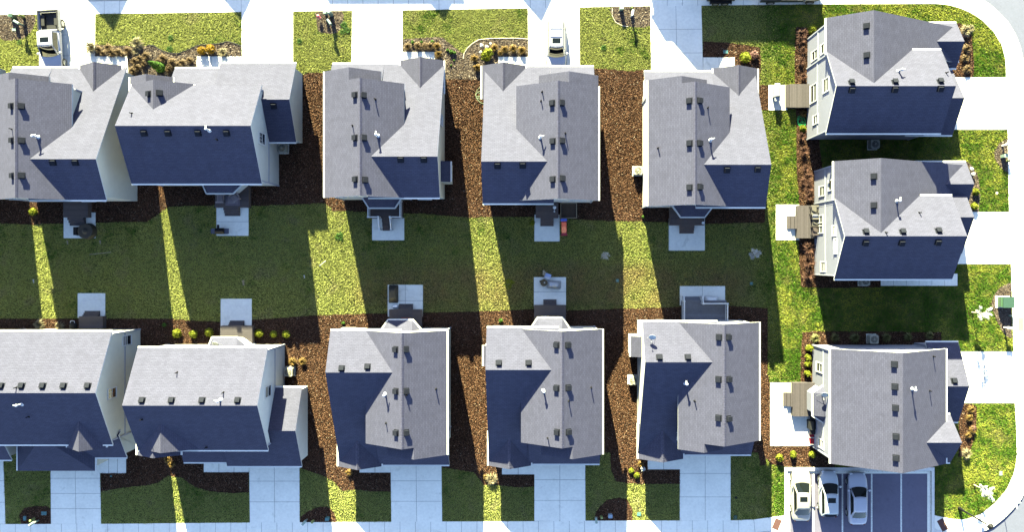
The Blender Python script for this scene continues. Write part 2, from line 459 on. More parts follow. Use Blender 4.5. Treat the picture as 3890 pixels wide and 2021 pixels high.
# driveways and front walks
slabs('driveway', [(150, 53), (363, 52), (361, 290), (150, 290)], 2, 3, .058)
slabs('path', [(361, 213), (484, 213), (490, 300), (361, 300)], 2, 1, .054)
slabs('driveway', [(918, 45), (1114, 42), (1114, 262), (920, 262)], 2, 2, .058)
slabs('path', [(748, 213), (918, 213), (918, 275), (748, 275)], 3, 1, .054)
slabs('driveway', [(1338, 41), (1530, 38), (1530, 260), (1336, 260)], 2, 3, .058)
slabs('path', [(1530, 196), (1651, 196), (1651, 262), (1530, 262)], 2, 1, .054)
slabs('driveway', [(2005, 30), (2201, 26), (2203, 275), (2007, 275)], 2, 3, .058)
slabs('path', [(1893, 215), (2005, 215), (2005, 275), (1893, 275)], 2, 1, .054)
slabs('driveway', [(2470, 22), (2664, 20), (2671, 290), (2474, 290)], 2, 3, .058)
slabs('path', [(2671, 217), (2791, 217), (2791, 290), (2671, 290)], 2, 1, .054)
slabs('driveway', [(3610, 293), (3821, 293), (3827, 492), (3610, 492)], 2, 2, .058)
slabs('driveway', [(3625, 805), (3832, 805), (3839, 1003), (3625, 1003)], 2, 2, .058)
slabs('driveway', [(3625, 1336), (3849, 1336), (3854, 1532), (3625, 1532)], 2, 2, .058)
slabs('driveway', [(193, 1760), (380, 1760), (385, 1991), (195, 1991)], 2, 4, .058)
slabs('path', [(381, 1730), (480, 1730), (480, 1799), (381, 1799)], 3, 1, .054)
slabs('driveway', [(947, 1750), (1138, 1750), (1139, 1986), (950, 1986)], 2, 3, .058)
slabs('path', [(775, 1740), (947, 1740), (947, 1795), (775, 1795)], 3, 1, .054)
slabs('driveway', [(1484, 1750), (1677, 1750), (1680, 1983), (1487, 1983)], 2, 3, .058)
slabs('path', [(1366, 1760), (1484, 1760), (1484, 1796), (1366, 1796)], 2, 1, .054)
slabs('driveway', [(2030, 1745), (2223, 1745), (2224, 1980), (2030, 1980)], 2, 3, .058)
slabs('path', [(1907, 1760), (2030, 1760), (2030, 1803), (1907, 1803)], 2, 1, .054)
slabs('driveway', [(2582, 1710), (2775, 1710), (2775, 1978), (2582, 1978)], 2, 3, .058)
slabs('path', [(2460, 1740), (2582, 1740), (2582, 1784), (2460, 1784)], 2, 1, .054)
slabs('driveway', [(-170, 1745), (14, 1745), (22, 1991), (-165, 1991)], 2, 3, .058)

# parking court: raised kerb frame, asphalt bed, stall lines
sheet('parking_court', [(2998, 1796), (3524, 1796), (3524, 2140), (2998, 2140)], .02, ASPH)
def strip(name, x0, y0, x1, y1, z, m, th=.12):
    mb = MB(); mb.prism([P(x0, y0)[:2], P(x1, y0)[:2], P(x1, y1)[:2], P(x0, y1)[:2]], z - th, z, 0)
    o = mb.build(name, m); o['kind'] = 'structure'; return o
strip('kerb', 2979, 1776, 3547, 1789, .16, KERBM)
strip('kerb', 2979, 1789.5, 2989, 2140, .161, KERBM)
strip('kerb', 3536, 1789.5, 3547, 2140, .162, KERBM)
strip('gutter_pan', 2989.5, 1789.5, 3535.5, 1800, .040, CONC)
strip('gutter_pan', 2989.5, 1800.5, 3000, 2140, .042, CONC)
strip('gutter_pan', 3522, 1800.5, 3535.5, 2140, .042, CONC)
for i, x in enumerate((3090, 3200, 3311, 3423)):
    strip('stall_line', x - 3, 1801, x + 3, 2140, .026, PAINTW, .004)

# patios
PAT = [((243, 807), (364, 905), 1, 1), ((823, 788), (945, 896), 1, 2), ((1414, 828), (1536, 913), 1, 1), ((2030, 815), (2126, 917), 1, 1),
       ((2540, 830), (2677, 952), 1, 1), ((2919, 322), (2990, 418), 1, 1), ((2947, 777), (3036, 912), 1, 1), ((2925, 1454), (3089, 1695), 2, 2),
       ((296, 1114), (401, 1208), 1, 1), ((839, 1135), (957, 1240), 1, 1), ((1473, 1082), (1607, 1203), 2, 2), ((2028, 1053), (2150, 1165), 1, 2),
       ((2582, 1087), (2754, 1160), 2, 1), ((3345, 1040), (3636, 1086), 6, 1)]
for (a, b, nx, ny) in PAT:
    slabs('patio', [a, (b[0], a[1]), b, (a[0], b[1])], nx, ny, .062)

# mulch beds (traced)
def zR(ox, oy, pts): return [(ox + x / 1.911, oy + y / 1.911) for x, y in pts]
def bed(poly, m=MULCH, sm=True, z=.02):
    return sheet('mulch_bed', smooth_poly(poly) if sm else poly, z, m)
BZ = [0]
def bedz(*a, **k):
    BZ[0] += 1
    return bed(*a, z=.016 + .0012 * BZ[0], **k)
bedz(zR(0, 0, [(5, 107), (243, 103), (243, 200), (180, 272), (90, 290), (5, 275)]), MULCH_P)
bedz(zR(0, 0, [(690, 325), (880, 330), (1060, 330), (1110, 327), (1180, 370), (1240, 388), (1300, 388), (1360, 365), (1430, 330), (1580, 318), (1650, 300), (1750, 330), (1755, 408), (1755, 560), (1270, 640), (925, 640), (690, 480)]), MULCH_P, sm=False)
bedz(zR(960, 0, [(470, 80), (648, 75), (645, 190), (600, 240), (540, 240), (480, 225), (465, 150)]), MULCH_P)
bedz([(1140, 285), (1180, 275), (1240, 277), (1270, 300), (1290, 700), (1320, 801), (1262, 790), (1232, 771), (1150, 776), (947, 783), (820, 780), (636, 785), (600, 760), (600, 690), (1020, 690), (1020, 500), (1080, 300)], sm=False)
bedz([(-60, 700), (500, 700), (600, 700), (640, 785), (600, 815), (560, 842), (400, 845), (160, 851), (120, 853), (-60, 845)], sm=False)
bedz(zR(960, 0, [(1090, 285), (1330, 265), (1380, 272), (1440, 320), (1500, 370), (1530, 388), (1560, 350), (1640, 290), (1720, 278), (1911, 278), (1998, 282), (1998, 410), (1998, 700), (1390, 620), (1300, 520), (1090, 480)]), MULCH_P, sm=False)
bedz([(1640, 300), (1880, 300), (1880, 700), (1876, 822), (1792, 827), (1609, 812), (1316, 802), (1260, 800), (1260, 700), (1640, 690)], sm=False)
bedz(zR(1920, 0, [(778, 50), (1045, 48), (1050, 185), (890, 190), (800, 160), (775, 110)]), MULCH_P)
bedz([(2250, 258), (2317, 262), (2391, 270), (2446, 264), (2470, 300), (2470, 760), (2443, 840), (2333, 840), (2200, 834), (2100, 826), (1876, 824), (1850, 760), (2250, 745)], sm=False)
bedz([(2460, 770), (2905, 770), (2905, 845), (2700, 850), (2443, 842)], sm=False)
bedz(zR(1920, 0, [(1432, 300), (1600, 305), (1770, 330), (1848, 345), (1852, 470), (1846, 620), (1911, 640), (1911, 800), (1860, 800), (1700, 500), (1432, 480)]), sm=False)
bedz(zR(2890, 0, [(0, 615), (56, 618), (56, 800), (10, 800), (-30, 700)]), sm=False)
bedz(zR(2890, 0, [(250, 195), (420, 200), (420, 1010), (460, 1338), (262, 1338), (255, 830), (245, 600)]), sm=False)
bedz(zR(2890, 660, [(270, -10), (440, -10), (440, 760), (415, 825), (293, 825), (278, 640), (272, 480), (275, 230)]), sm=False)
bedz(zR(2890, 0, [(1410, 190), (1480, 190), (1525, 230), (1540, 400), (1535, 558), (1380, 558)]), MULCH)
bedz([(3660, 610), (3684, 622), (3712, 660), (3722, 720), (3718, 803), (3660, 803)], MULCH_P, sm=False)
bedz(zR(2890, 0, [(1790, 1005), (1730, 1040), (1690, 1110), (1705, 1170), (1750, 1225), (1790, 1255)]), MULCH_P, sm=False)
bedz(zR(2890, 660, [(1815, 790), (1740, 820), (1690, 880), (1670, 950), (1700, 1040), (1740, 1130), (1780, 1180), (1820, 1195)]), MULCH_P, sm=False)
bedz([(3047, 1262), (3140, 1258), (3575, 1262), (3575, 1340), (3110, 1340), (3110, 1452), (3040, 1452), (3043, 1340)], sm=False)
bedz([(3090, 1040), (3345, 1040), (3345, 1092), (3110, 1094)], sm=False)
bedz([(2880, 1400), (2916, 1420), (2924, 1455), (2926, 1695), (3100, 1695), (3170, 1690), (3170, 1775), (3000, 1775), (2930, 1765), (2905, 1735), (2895, 1650)], sm=False)
bedz([(3640, 1534), (3690, 1536), (3710, 1545), (3706, 1640), (3690, 1700), (3664, 1735), (3640, 1735)], sm=False)
bedz([(-60, 1211), (420, 1210), (650, 1211), (760, 1220), (840, 1223), (960, 1215), (1100, 1206), (1180, 1199), (1300, 1195), (1400, 1192), (1640, 1187), (1830, 1183), (2025, 1175), (2160, 1180), (2370, 1172), (2550, 1168), (2600, 1163), (2757, 1162), (2840, 1166), (2916, 1172), (2916, 1400), (2905, 1480), (2910, 1766), (2888, 1770), (2880, 1720),
       (2600, 1720), (2582, 1784), (2582, 1838), (2500, 1840), (2440, 1839), (2386, 1836), (2340, 1830), (2322, 1790), (2318, 1719), (2223, 1722),
       (2030, 1740), (2030, 1850), (1960, 1852), (1897, 1844), (1839, 1842), (1800, 1795), (1677, 1776), (1484, 1760), (1484, 1868), (1410, 1868), (1350, 1860), (1300, 1866), (1270, 1830), (1232, 1810), (1140, 1778),
       (1138, 1740), (947, 1740), (947, 1872), (880, 1874), (800, 1868), (740, 1850), (690, 1815), (640, 1808), (600, 1835), (560, 1845), (520, 1848), (460, 1855), (384, 1868), (384, 1720), (-60, 1700)], sm=False)
bedz(zR(0, 1321, [(140, 1215), (180, 1165), (260, 1150), (345, 1152), (372, 1170), (376, 1282), (160, 1283)]), MULCH, sm=False)
bedz(zR(960, 1321, [(345, 1232), (400, 1190), (470, 1160), (540, 1155), (580, 1185), (603, 1225), (605, 1266), (345, 1270)]), MULCH, sm=False)
bedz(zR(1920, 1321, [(690, 1150), (740, 1105), (820, 1090), (885, 1100), (920, 1170), (922, 1258), (640, 1258), (660, 1190)]), MULCH, sm=False)
# lawn beds' edging: dark plastic and pale stone
def edging(pts, m, label, r=.05):
    mb = MB(); mb.tube([P(x, y, .05) for x, y in pts], r, 0, 5)
    return single(mb, 'bed_edging', m, label, 'edging')
edging(zR(0, 0, [(1070, 325), (1110, 327), (1180, 366), (1240, 384), (1300, 384), (1360, 361), (1430, 328), (1500, 320), (1580, 316), (1650, 299), (1700, 310), (1750, 330)]), DARKM, 'dark wavy plastic edging between lawn and bed of golden shrubs')
edging(zR(960, 0, [(1528, 425), (1535, 385), (1560, 345), (1600, 310), (1640, 286), (1720, 277), (1911, 275), (1998, 281)]), PALEB, 'curved pale stone edging of the bed left of the white car', .045)
edging(zR(1920, 0, [(776, 55), (775, 110), (800, 160), (850, 185), (890, 190)]), PALEB, 'short pale stone edging round the mailbox bed', .04)
BANDM = plain('band_trim', (.38, .39, .46), .6, var=.04)
# ------------------------------------------------------------------ houses
CAMPOS = Vector((0, 0, CAMH))
def vent_mesh():
    mb = MB(); mb.box((0, 0, .11), (.40, .40, .22), 0, 0, .9); mb.box((0, -.01, .235), (.42, .44, .035), 0); mb.box((0, 0, .006), (.56, .56, .012), 0)
    return mb.mesh('box_vent', [VENTM])
def pipe_mesh():
    mb = MB(); mb.cyl((0, 0), .045, .045, -.2, .42, 8, 0); mb.cyl((0, 0), .11, .05, -.04, .06, 8, 0)
    return mb.mesh('vent_pipe', [PIPEM])
def flue_mesh():
    mb = MB(); mb.cyl((0, 0), .075, .07, -.25, .72, 10, 0); mb.sphere((0, 0, .74), .125, 0, 10, 6, .8); mb.tube([(0, 0, .68), (.16, .05, .70), (.28, .08, .66)], .055, 0, 8)
    mb.cyl((0, 0), .2, .11, -.06, .1, 10, 0)
    return mb.mesh('flue', [FLUEM], smooth=True)
VM, PM, FM = vent_mesh(), pipe_mesh(), flue_mesh()

class House:
    def __init__(s, label, sx, sy, sid=0, group=None, name='house'):
        s.root = thing(name, label, 'house', tuple(P(sx, sy, 0)), 0, group)
        s.roof, s.wall, s.caps = MB(), MB(), []
        s.sid = SID[sid]; s.i = 0; s.gut = []; s.sites = []
    def block(s, ax, A, B, Rg, Cn, D, hipC=False, hipD=False, clip=None, ov=.30, gut=(1, 1), walls=True, caps=False, world=False, share=None, lift=None, band=False, inC=None, inD=None):
        """gable or hip block. ax 'ns': A,B = west/east eaves, Cn,D = north/south ends; ax 'ew': A,B = north/south eaves, Cn,D = west/east ends.
        every edge = (photo px, height)"""
        fu, ft = (XW, YW) if ax == 'ns' else (YW, XW)
        L = .004 * s.i if lift is None else lift; s.i += 1
        if world:
            uA, uB, uR, tC, tD = A[0], B[0], Rg[0], Cn[0], D[0]
        else:
            uA, uB, uR, tC, tD = fu(*A), fu(*B), fu(*Rg), ft(*Cn), ft(*D)
        hA, hB, hR = A[1] + L, B[1] + L, Rg[1] + L
        if share:                      # same eave and the same slope plane as the main block
            mb_, sd = share; ue, he = mb_[sd]; sl = (mb_['R'][1] - he) / abs(mb_['R'][0] - ue)
            if sd == 'A': uA, hA = ue, he
            else: uB, hB = ue, he
            hR = he + sl * abs(uR - ue)
            if inC is not None: tC = mb_['D']
            if inD is not None: tD = mb_['C']
        V = (lambda u, t, h: Vector((u, t, h))) if ax == 'ns' else (lambda u, t, h: Vector((t, u, h)))
        sg = 1 if tD > tC else -1
        run = (abs(uR - uA) + abs(uB - uR)) / 2
        rC = tC + sg * run if hipC else tC
        rD = tD - sg * run if hipD else tD
        TH = .17
        top = dict(AC=V(uA, tC, hA), AD=V(uA, tD, hA), BC=V(uB, tC, hB), BD=V(uB, tD, hB), RC=V(uR, rC, hR), RD=V(uR, rD, hR))
        faces = [('AC', 'AD', 'RD', 'RC'), ('BC', 'BD', 'RD', 'RC')]
        if hipC: faces.append(('AC', 'RC', 'BC'))
        if hipD: faces.append(('AD', 'RD', 'BD'))
        loop = ['AC', 'AD'] + ([] if hipD else ['RD']) + ['BD', 'BC'] + ([] if hipC else ['RC'])
        keys = list(top); bm = bmesh.new()
        tv = {k: bm.verts.new(top[k]) for k in keys}; bv = {k: bm.verts.new(top[k] - Vector((0, 0, TH))) for k in keys}
        tf = []
        for f in faces:
            q = bm.faces.new([tv[k] for k in f]); q.material_index = 0; tf.append(q)
            q = bm.faces.new([bv[k] for k in f[::-1]]); q.material_index = 1
        for a, b in zip(loop, loop[1:] + loop[:1]):
            q = bm.faces.new([tv[a], tv[b], bv[b], bv[a]]); q.material_index = 1
        bmesh.ops.recalc_face_normals(bm, faces=bm.faces)
        if clip:
            co, no = clip
            bmesh.ops.bisect_plane(bm, geom=bm.verts[:] + bm.edges[:] + bm.faces[:], plane_co=co, plane_no=no, clear_inner=True, clear_outer=False)
        for f in bm.faces:
            vs = [v.co.copy() for v in f.verts]; uv = None
            if f.material_index == 0:
                n = f.normal; e = Vector((0, 0, 1)).cross(n); e = e.normalized() if e.length > 1e-4 else Vector((1, 0, 0)); w = n.cross(e)
                uv = [[(v.dot(e), v.dot(w)) for v in vs]]
            s.roof.add(vs, [tuple(range(len(vs)))], f.material_index, uv)
        bm.free()
        # gutters along the eaves
        for k, (u, h, inn) in enumerate(((uA, hA, uR), (uB, hB, uR))):
            if gut[k]:
                d = 1 if u > inn else -1
                mb = MB(); c = V(u + d * (.065 + L / 4), (tC + tD) / 2, h - .085); ln = abs(tD - tC) - .02
                sz = (.13, ln, .12) if ax == 'ns' else (ln, .13, .12)
                mb.box(c, sz, 0); s.gut.append((mb, clip))
        if walls:
            ovu, ovt = ov + L, ov - .04 + L
            sA = (hR - hA) / max(.01, abs(uR - uA)); sB = (hR - hB) / max(.01, abs(uR - uB))
            a = uA + (ovu if uR > uA else -ovu); b = uB + (ovu if uR > uB else -ovu)
            c_, d_ = tC + sg * (ovt if inC is None else inC), tD - sg * (ovt if inD is None else inD)
            za, zb, zr = hA + sA * ovu - TH - .01, hB + sB * ovu - TH - .01, hR - TH - .01
            base = [V(a, c_, -.1), V(a, d_, -.1), V(b, d_, -.1), V(b, c_, -.1)]
            tp = [V(a, c_, za), V(a, d_, za), V(b, d_, zb), V(b, c_, zb)]
            s.wall.add(base + tp, [(0, 1, 5, 4), (2, 3, 7, 6)], 0)
            if band:                       # pale belly band between the storeys
                for (p0, p1) in ((a, b), ):
                    lo_, hi_ = min(a, b), max(a, b); t0_, t1_ = min(c_, d_), max(c_, d_)
                    for cc, dd in (((lo_, (t0_+t1_)/2), (.05, t1_-t0_)), ((hi_, (t0_+t1_)/2), (.05, t1_-t0_)), (((lo_+hi_)/2, t0_), (hi_-lo_+.06, .05)), (((lo_+hi_)/2, t1_), (hi_-lo_+.06, .05))):
                        q = V(cc[0], cc[1], 2.95); z_ = (dd[0], dd[1], .24) if ax == 'ns' else (dd[1], dd[0], .24); s.wall.box(q, z_, 1)
                    for uu in (lo_, hi_):
                        for tt in (t0_, t1_):
                            q = V(uu, tt, 2.6); s.wall.box(q, (.12, .12, 5.1), 1)
            for (i0, i1, t, hip) in ((3, 0, c_, hipC), (1, 2, d_, hipD)):
                if hip: s.wall.add([base[i0], base[i1], tp[i1], tp[i0]], [(0, 1, 2, 3)], 0)
                else: s.wall.add([base[i0], base[i1], tp[i1], V(uR, t, zr), tp[i0]], [(0, 1, 2, 3, 4)], 0)
        if caps:
            cp = MB(); s.caps.append(cp)
            n = int(abs(rD - rC) / .22); st = (rD - rC) / n
            for i in range(n):
                t0, t1 = rC + st * i, rC + st * (i + 1.0)
                sA = (hR - hA) / abs(uR - uA); sB = (hR - hB) / abs(uR - uB); q = .15
                def pt(u, t, lift): return V(uR + u, t, hR - (sA if u * (uA - uR) > 0 else sB) * abs(u) + lift)
                lo, hi = .012, .045
                cp.add([pt(-q, t0, hi), pt(0, t0, hi), pt(q, t0, hi), pt(-q, t1, lo), pt(0, t1, lo), pt(q, t1, lo)], [(0, 1, 4, 3), (1, 2, 5, 4)], 0)
                cp.add([pt(-q, t0, hi), pt(0, t0, hi), pt(q, t0, hi), pt(-q, t0, -.02), pt(0, t0, -.02), pt(q, t0, -.02)], [(0, 1, 4, 3), (1, 2, 5, 4)], 0)
        return dict(A=(uA, hA), B=(uB, hB), R=(uR, hR), ax=ax, C=tC, D=tD, L=L)
    def plane_of(s, blk, side):
        u0, h0 = blk[side]; uR, hR = blk['R']
        d = Vector((uR - u0, hR - h0))
        if blk['ax'] == 'ew': n = Vector((0, -d.y, d.x)); co = Vector((0, u0, h0))
        else: n = Vector((-d.y, 0, d.x)); co = Vector((u0, 0, h0))
        if n.z < 0: n = -n
        return co, n
    def bay(s, wall_pts, out_pts, h, rise):
        """single-storey bay window with a hip roof: wall_pts, out_pts = eave corners in photo px (left, right)"""
        L = .004 * s.i; s.i += 1
        w = [P(*p, h + L) for p in wall_pts]; o = [P(*p, h + L) for p in out_pts]
        mid = (w[0] + w[1]) / 2; up = Vector((0, 0, rise))
        inn = (mid - (o[0] + o[1]) / 2); inn.z = 0; inn.normalize()
        half = (w[1] - w[0]) * .26
        w = [p + inn * .35 for p in w]
        t0, t1 = mid + inn * .35 - half + up, mid + inn * .35 + half + up
        dn = Vector((0, 0, -.15))
        for f in ([w[0], o[0], t0], [o[0], o[1], t1, t0], [o[1], w[1], t1]):
            n = (f[1] - f[0]).cross(f[2] - f[0]).normalized()
            if n.z < 0: n = -n
            e = Vector((0, 0, 1)).cross(n).normalized(); ww = n.cross(e)
            s.roof.add(f, [tuple(range(len(f)))], 0, [[(v.dot(e), v.dot(ww)) for v in f]])
        lp = [w[0], o[0], o[1], w[1]]
        s.roof.add(lp + [p + dn for p in lp], [(0, 1, 5, 4), (1, 2, 6, 5), (2, 3, 7, 6), (4, 5, 6, 7)], 1)
        for a, b in ((w[0], o[0]), (o[0], o[1]), (o[1], w[1])):
            mb = MB(); d = (b - a); d.z = 0; nrm = Vector((d.y, -d.x, 0)).normalized()
            if nrm.dot(inn) > 0: nrm = -nrm
            c = (a + b) / 2 + nrm * .06 + Vector((0, 0, -.07)); mb.box(c, (d.length + .08, .12, .11), 0, math.atan2(d.y, d.x)); s.gut.append((mb, None))
        k = .25
        cen = mid
        q = [p + (cen - p).normalized() * k for p in (w[0], o[0], o[1], w[1])]
        b0 = [Vector((p.x, p.y, -.1)) for p in q]; t_ = [Vector((p.x, p.y, h - .12)) for p in q]
        s.wall.add(b0 + t_, [(0, 1, 5, 4), (1, 2, 6, 5), (2, 3, 7, 6)], 0)
        return q
    def finish(s):
        s.wo = s.wall.build('wall', [s.sid, BANDM], s.root)
        s.ro = s.roof.build('roof', [ROOF, TRIM], s.root, fix=False)
        for mb, clip in s.gut:
            if clip:
                co, no = clip
                bm = bmesh.new(); vs = [bm.verts.new(v) for v in mb.v]
                for f in mb.f: bm.faces.new([vs[i] for i in f])
                bmesh.ops.bisect_plane(bm, geom=bm.verts[:] + bm.edges[:] + bm.faces[:], plane_co=co, plane_no=no, clear_inner=True)
                mb = MB(); bm.verts.index_update()
                for f in bm.faces: mb.add([v.co.copy() for v in f.verts], [tuple(range(len(f.verts)))], 0)
                bm.free()
                if not mb.f: continue
            o = mb.build('gutter', TRIM, s.ro, org=tuple(s.root.location))
        for cp in s.caps:
            cp.build('ridge_cap', CAPM, s.ro, fix=False, org=tuple(s.root.location))
        s.bvh = BVHTree.FromPolygons([Vector(v) for v in s.roof.v], s.roof.f)
        s.wbvh = BVHTree.FromPolygons([Vector(v) for v in s.wall.v], s.wall.f)
        return s
    def put(s, kind, me, sx, sy, follow):
        d = (P(sx, sy, 0) - CAMPOS).normalized()
        hit = s.bvh.ray_cast(CAMPOS, d)
        if hit[0] is None: return
        n = hit[1]
        if n.z < 0: n = -n
        o = bpy.data.objects.new(kind, me); C.objects.link(o); o.parent = s.ro
        o.location = hit[0] - s.root.location
        if follow:
            dwn = Vector((n.x, n.y, 0))
            y = -(Vector((0, 0, 1)) - n * n.z).normalized() if dwn.length > .05 else Vector((0, -1, 0))
            x = y.cross(n).normalized()
            o.rotation_euler = Matrix((x, y, n)).transposed().to_euler()
        else: o.rotation_euler.z = random.uniform(-.4, 3)
    def vents(s, boxes=(), pipes=(), flues=()):
        for p in boxes: s.put('box_vent', VM, *p, True)
        for p in pipes: s.put('vent_pipe', PM, *p, False)
        for p in flues: s.put('flue', FM, *p, False)
        return s
    def window(s, ax, c, t, z, w, h, name='window', blind=.5, face=1, grid=False):
        """window on wall plane: ax 'x' -> wall at x=c facing +-x, ax 'y' -> wall at y=c"""
        fr, gl = MB(), MB(); f = face
        def bx(mb, t0, t1, z0, z1, d0, d1, m=0):
            cc = ((d0 + d1) / 2 * f); dd = abs(d1 - d0)
            if ax == 'x': mb.box((c + cc, (t0 + t1) / 2, (z0 + z1) / 2), (dd, abs(t1 - t0), z1 - z0), m)
            else: mb.box(((t0 + t1) / 2, c + cc, (z0 + z1) / 2), (abs(t1 - t0), dd, z1 - z0), m)
        b = .10
        bx(fr, t - w/2 - b, t + w/2 + b, z + h/2, z + h/2 + b, -.02, .06); bx(fr, t - w/2 - b, t + w/2 + b, z - h/2 - b, z - h/2, -.02, .09)
        bx(fr, t - w/2 - b, t - w/2, z - h/2, z + h/2, -.02, .055); bx(fr, t + w/2, t + w/2 + b, z - h/2, z + h/2, -.02, .055)
        bx(fr, t - w/2, t + w/2, z - .025, z + .025, -.02, .045)
        if grid:
            for q in (-w/6, w/6): bx(fr, t + q - .012, t + q + .012, z + .025, z + h/2, -.02, .04)
            bx(fr, t - w/2, t + w/2, z + h*.25 - .012, z + h*.25 + .012, -.02, .038)
        bx(gl, t - w/2, t + w/2, z - h/2, z - .03, -.015, .02, 0); bx(gl, t - w/2, t + w/2, z + .03, z + h/2, -.015, .024, 1)
        o = fr.build(name, TRIM, s.root); p = gl.build('pane', [GLASS, BLIND if blind else GLASS], o, org=tuple(s.root.location))
        return o
    def win_img(s, sx, sy, w, h, ax='x', **k):
        """find the wall under a photo pixel and set a window there"""
        d = (P(sx, sy, 0) - CAMPOS).normalized()
        hit = s.wbvh.ray_cast(CAMPOS, d)
        if hit[0] is None: return
        p, n = hit[0], hit[1]
        if abs(n.x) > abs(n.y): return s.window('x', p.x, p.y, max(p.z, h/2 + .4), w, h, face=1 if p.x < 0 else -1, **k) if True else None
        return s.window('y', p.y, p.x, max(p.z, h/2 + .4), w, h, face=1 if p.y < 0 else -1, **k)
    def door(s, name, x, y, w, h, face, m, panels=4):
        """door or garage door on a wall facing +-y"""
        mb = MB(); mb.box((x, y, h/2), (w, .08, h), 0)
        for i in range(panels):
            zz = h * (i + .5) / panels
            mb.box((x, y + face * .05, zz), (w * .94, .03, h / panels * .8), 0)
        mb.box((x, y + face * .03, h + .05), (w + .2, .1, .1), 1)
        for q in (-1, 1): mb.box((x + q * (w/2 + .05), y + face * .03, h/2), (.1, .1, h), 1)
        return mb.build(name, [m, TRIM], s.root)

def plan_a(H, main, front, wing, low, porch, mg=(1, 0)):
    """two-storey house: long ridge block, small front block, side wing with a long front slope, porch gable. each = photo edges"""
    W, E, Rr, Nn, Ss = main
    m = H.block('ns', W, E, Rr, Nn, Ss, caps=True, gut=mg, band=True)
    W, E, Rr, Nn, Ss = front
    H.block('ns', W, E, Rr, Nn, Ss, share=(m, 'A' if mg[0] else 'B'), gut=(mg[0], 0), inD=-.5)
    Nn, Ss, Rr, W, E = wing
    H.block('ew', Nn, Ss, Rr, W, E)
    Nn, Ss, Rr, W, E = low
    H.block('ew', Nn, Ss, Rr, W, E)
    W, E, Rr, Nn, Ss = porch
    H.block('ns', W, E, Rr, Nn, Ss, caps=True)
    return H

G1 = 'houses of the row at the top'
h1 = plan_a(House('top-row house cut by the left photo edge, behind the white pickup', 150, 520, 0, G1),
    ((-33, 6.1), (273, 6.1), (58, 8.36), (310, 7), (759, 6.1)), ((-31, 6.1), (187, 6.1), (34, 7.7), (282, 6.9), (350, 7)),
    ((256, 2.6), (759, 6.1), (604, 7.8), (70, 7.5), (364, 7.8)), ((256, 2.6), (380, 4.1), (345, 4.3), (47, 2.6), (200, 2.6)),
    ((304, 2.7), (462, 2.7), (355, 4.0), (234, 4), (365, 4))).finish()
h1.vents([(46,402),(80,403),(48,533),(82,534),(50,667),(82,667),(202,617),(287,617)], [(46,490)], [(142,520)])
h2 = House('wide top-row house whose back deck holds two armchairs and a rug', 720, 520, 1, G1)
h2.block('ew', (322, 5.6), (697, 5.6), (477, 8.4), (436, 8.4), (952, 8.4), gut=(0, 1), band=True)
h2.block('ew', (240, 2.9), (539, 2.9), (377, 5.0), (837, 2.9), (1099, 5.0))
h2.block('ns', (499, 5.6), (735, 5.6), (582, 7.3), (302, 7.3), (425, 7))
h2.block('ns', (494, 5.4), (657, 5.4), (554, 6.6), (280, 6.6), (335, 6.6))
h2.block('ew', (259, 2.9), (400, 4.0), (350, 4.6), (664, 2.9), (846, 2.9))
h2.bay([(759, 697), (931, 697)], [(785, 733), (884, 733)], 2.9, 1.0)
h2.finish().vents([(567,356),(606,353),(548,505),(639,505),(753,505),(861,505),(1040,402)], [(501,430),(825,530)], [(795,494)])
h3 = plan_a(House('grey-roofed house in the top row with a white-railed back deck', 1450, 520, 0, G1),
    ((1233, 6.1), (1535, 6.1), (1367, 8.36), (308, 7), (751, 6.1)), ((1235, 6.1), (1448, 6.1), (1325, 7.7), (262, 6.9), (330, 7)),
    ((242, 2.6), (750, 6.1), (594, 7.8), (1385, 7.5), (1662, 7.8)), ((242, 2.6), (365, 4.1), (330, 4.3), (1262, 2.6), (1460, 2.6)),
    ((1522, 2.7), (1685, 2.7), (1596, 4.0), (215, 4), (345, 4)))
h3.block('ns', (1640, 3.3), (1711, 3.0), (1650, 3.4), (612, 3.0), (691, 3.0), gut=(0, 1), ov=.08)
h3.bay([(1368, 750), (1533, 750)], [(1402, 788), (1499, 788)], 2.9, 1.0)
h3.finish().vents([(1350,360),(1380,361),(1350,523),(1382,523),(1351,681),(1386,683),(1522,606),(1610,606)], [(1425,376),(1340,477)], [(1434,515)])
h4 = plan_a(House('top-row house with the white SUV in front and a red slide behind', 2060, 520, 2, G1),
    ((1961, 6.1), (2273, 6.1), (2120, 8.36), (318, 7), (762, 6.1)), ((2047, 6.1), (2271, 6.1), (2161, 7.7), (278, 6.9), (345, 7)),
    ((252, 2.6), (772, 6.1), (613, 7.8), (1828, 7.8), (2105, 7.5)), ((252, 2.6), (375, 4.1), (340, 4.3), (2090, 2.6), (2256, 2.6)),
    ((1831, 2.7), (1996, 2.7), (1911, 4.0), (235, 4), (365, 4)), mg=(0, 1)).finish()
h4.vents([(2099,391),(2133,390),(2101,536),(2134,534),(2101,681),(2135,678),(1890,629),(1986,628)], [(2060,348),(2147,506),(2056,383)], [(2054,522)])
h5 = plan_a(House('top-row house nearest the black truck, with a wide bay at its back', 2680, 520, 2, G1),
    ((2462, 6.1), (2772, 6.1), (2641, 8.36), (322, 7), (783, 6.1)), ((2464, 6.1), (2685, 6.1), (2589, 7.7), (295, 6.9), (350, 7)),
    ((271, 2.6), (786, 6.1), (625, 7.8), (2655, 7.5), (2930, 7.8)), ((271, 2.6), (390, 4.1), (355, 4.3), (2446, 2.6), (2700, 2.6)),
    ((2710, 2.7), (2877, 2.7), (2806, 4.0), (246, 4), (378, 4)))
h5.bay([(2548, 783), (2718, 783)], [(2587, 823), (2676, 823)], 2.9, 1.0)
h5.finish().vents([(2619,383),(2657,382),(2620,544),(2657,544),(2620,712),(2658,710),(2762,645),(2878,643)], [(2688,409),(2500,562)], [(2696,533)])

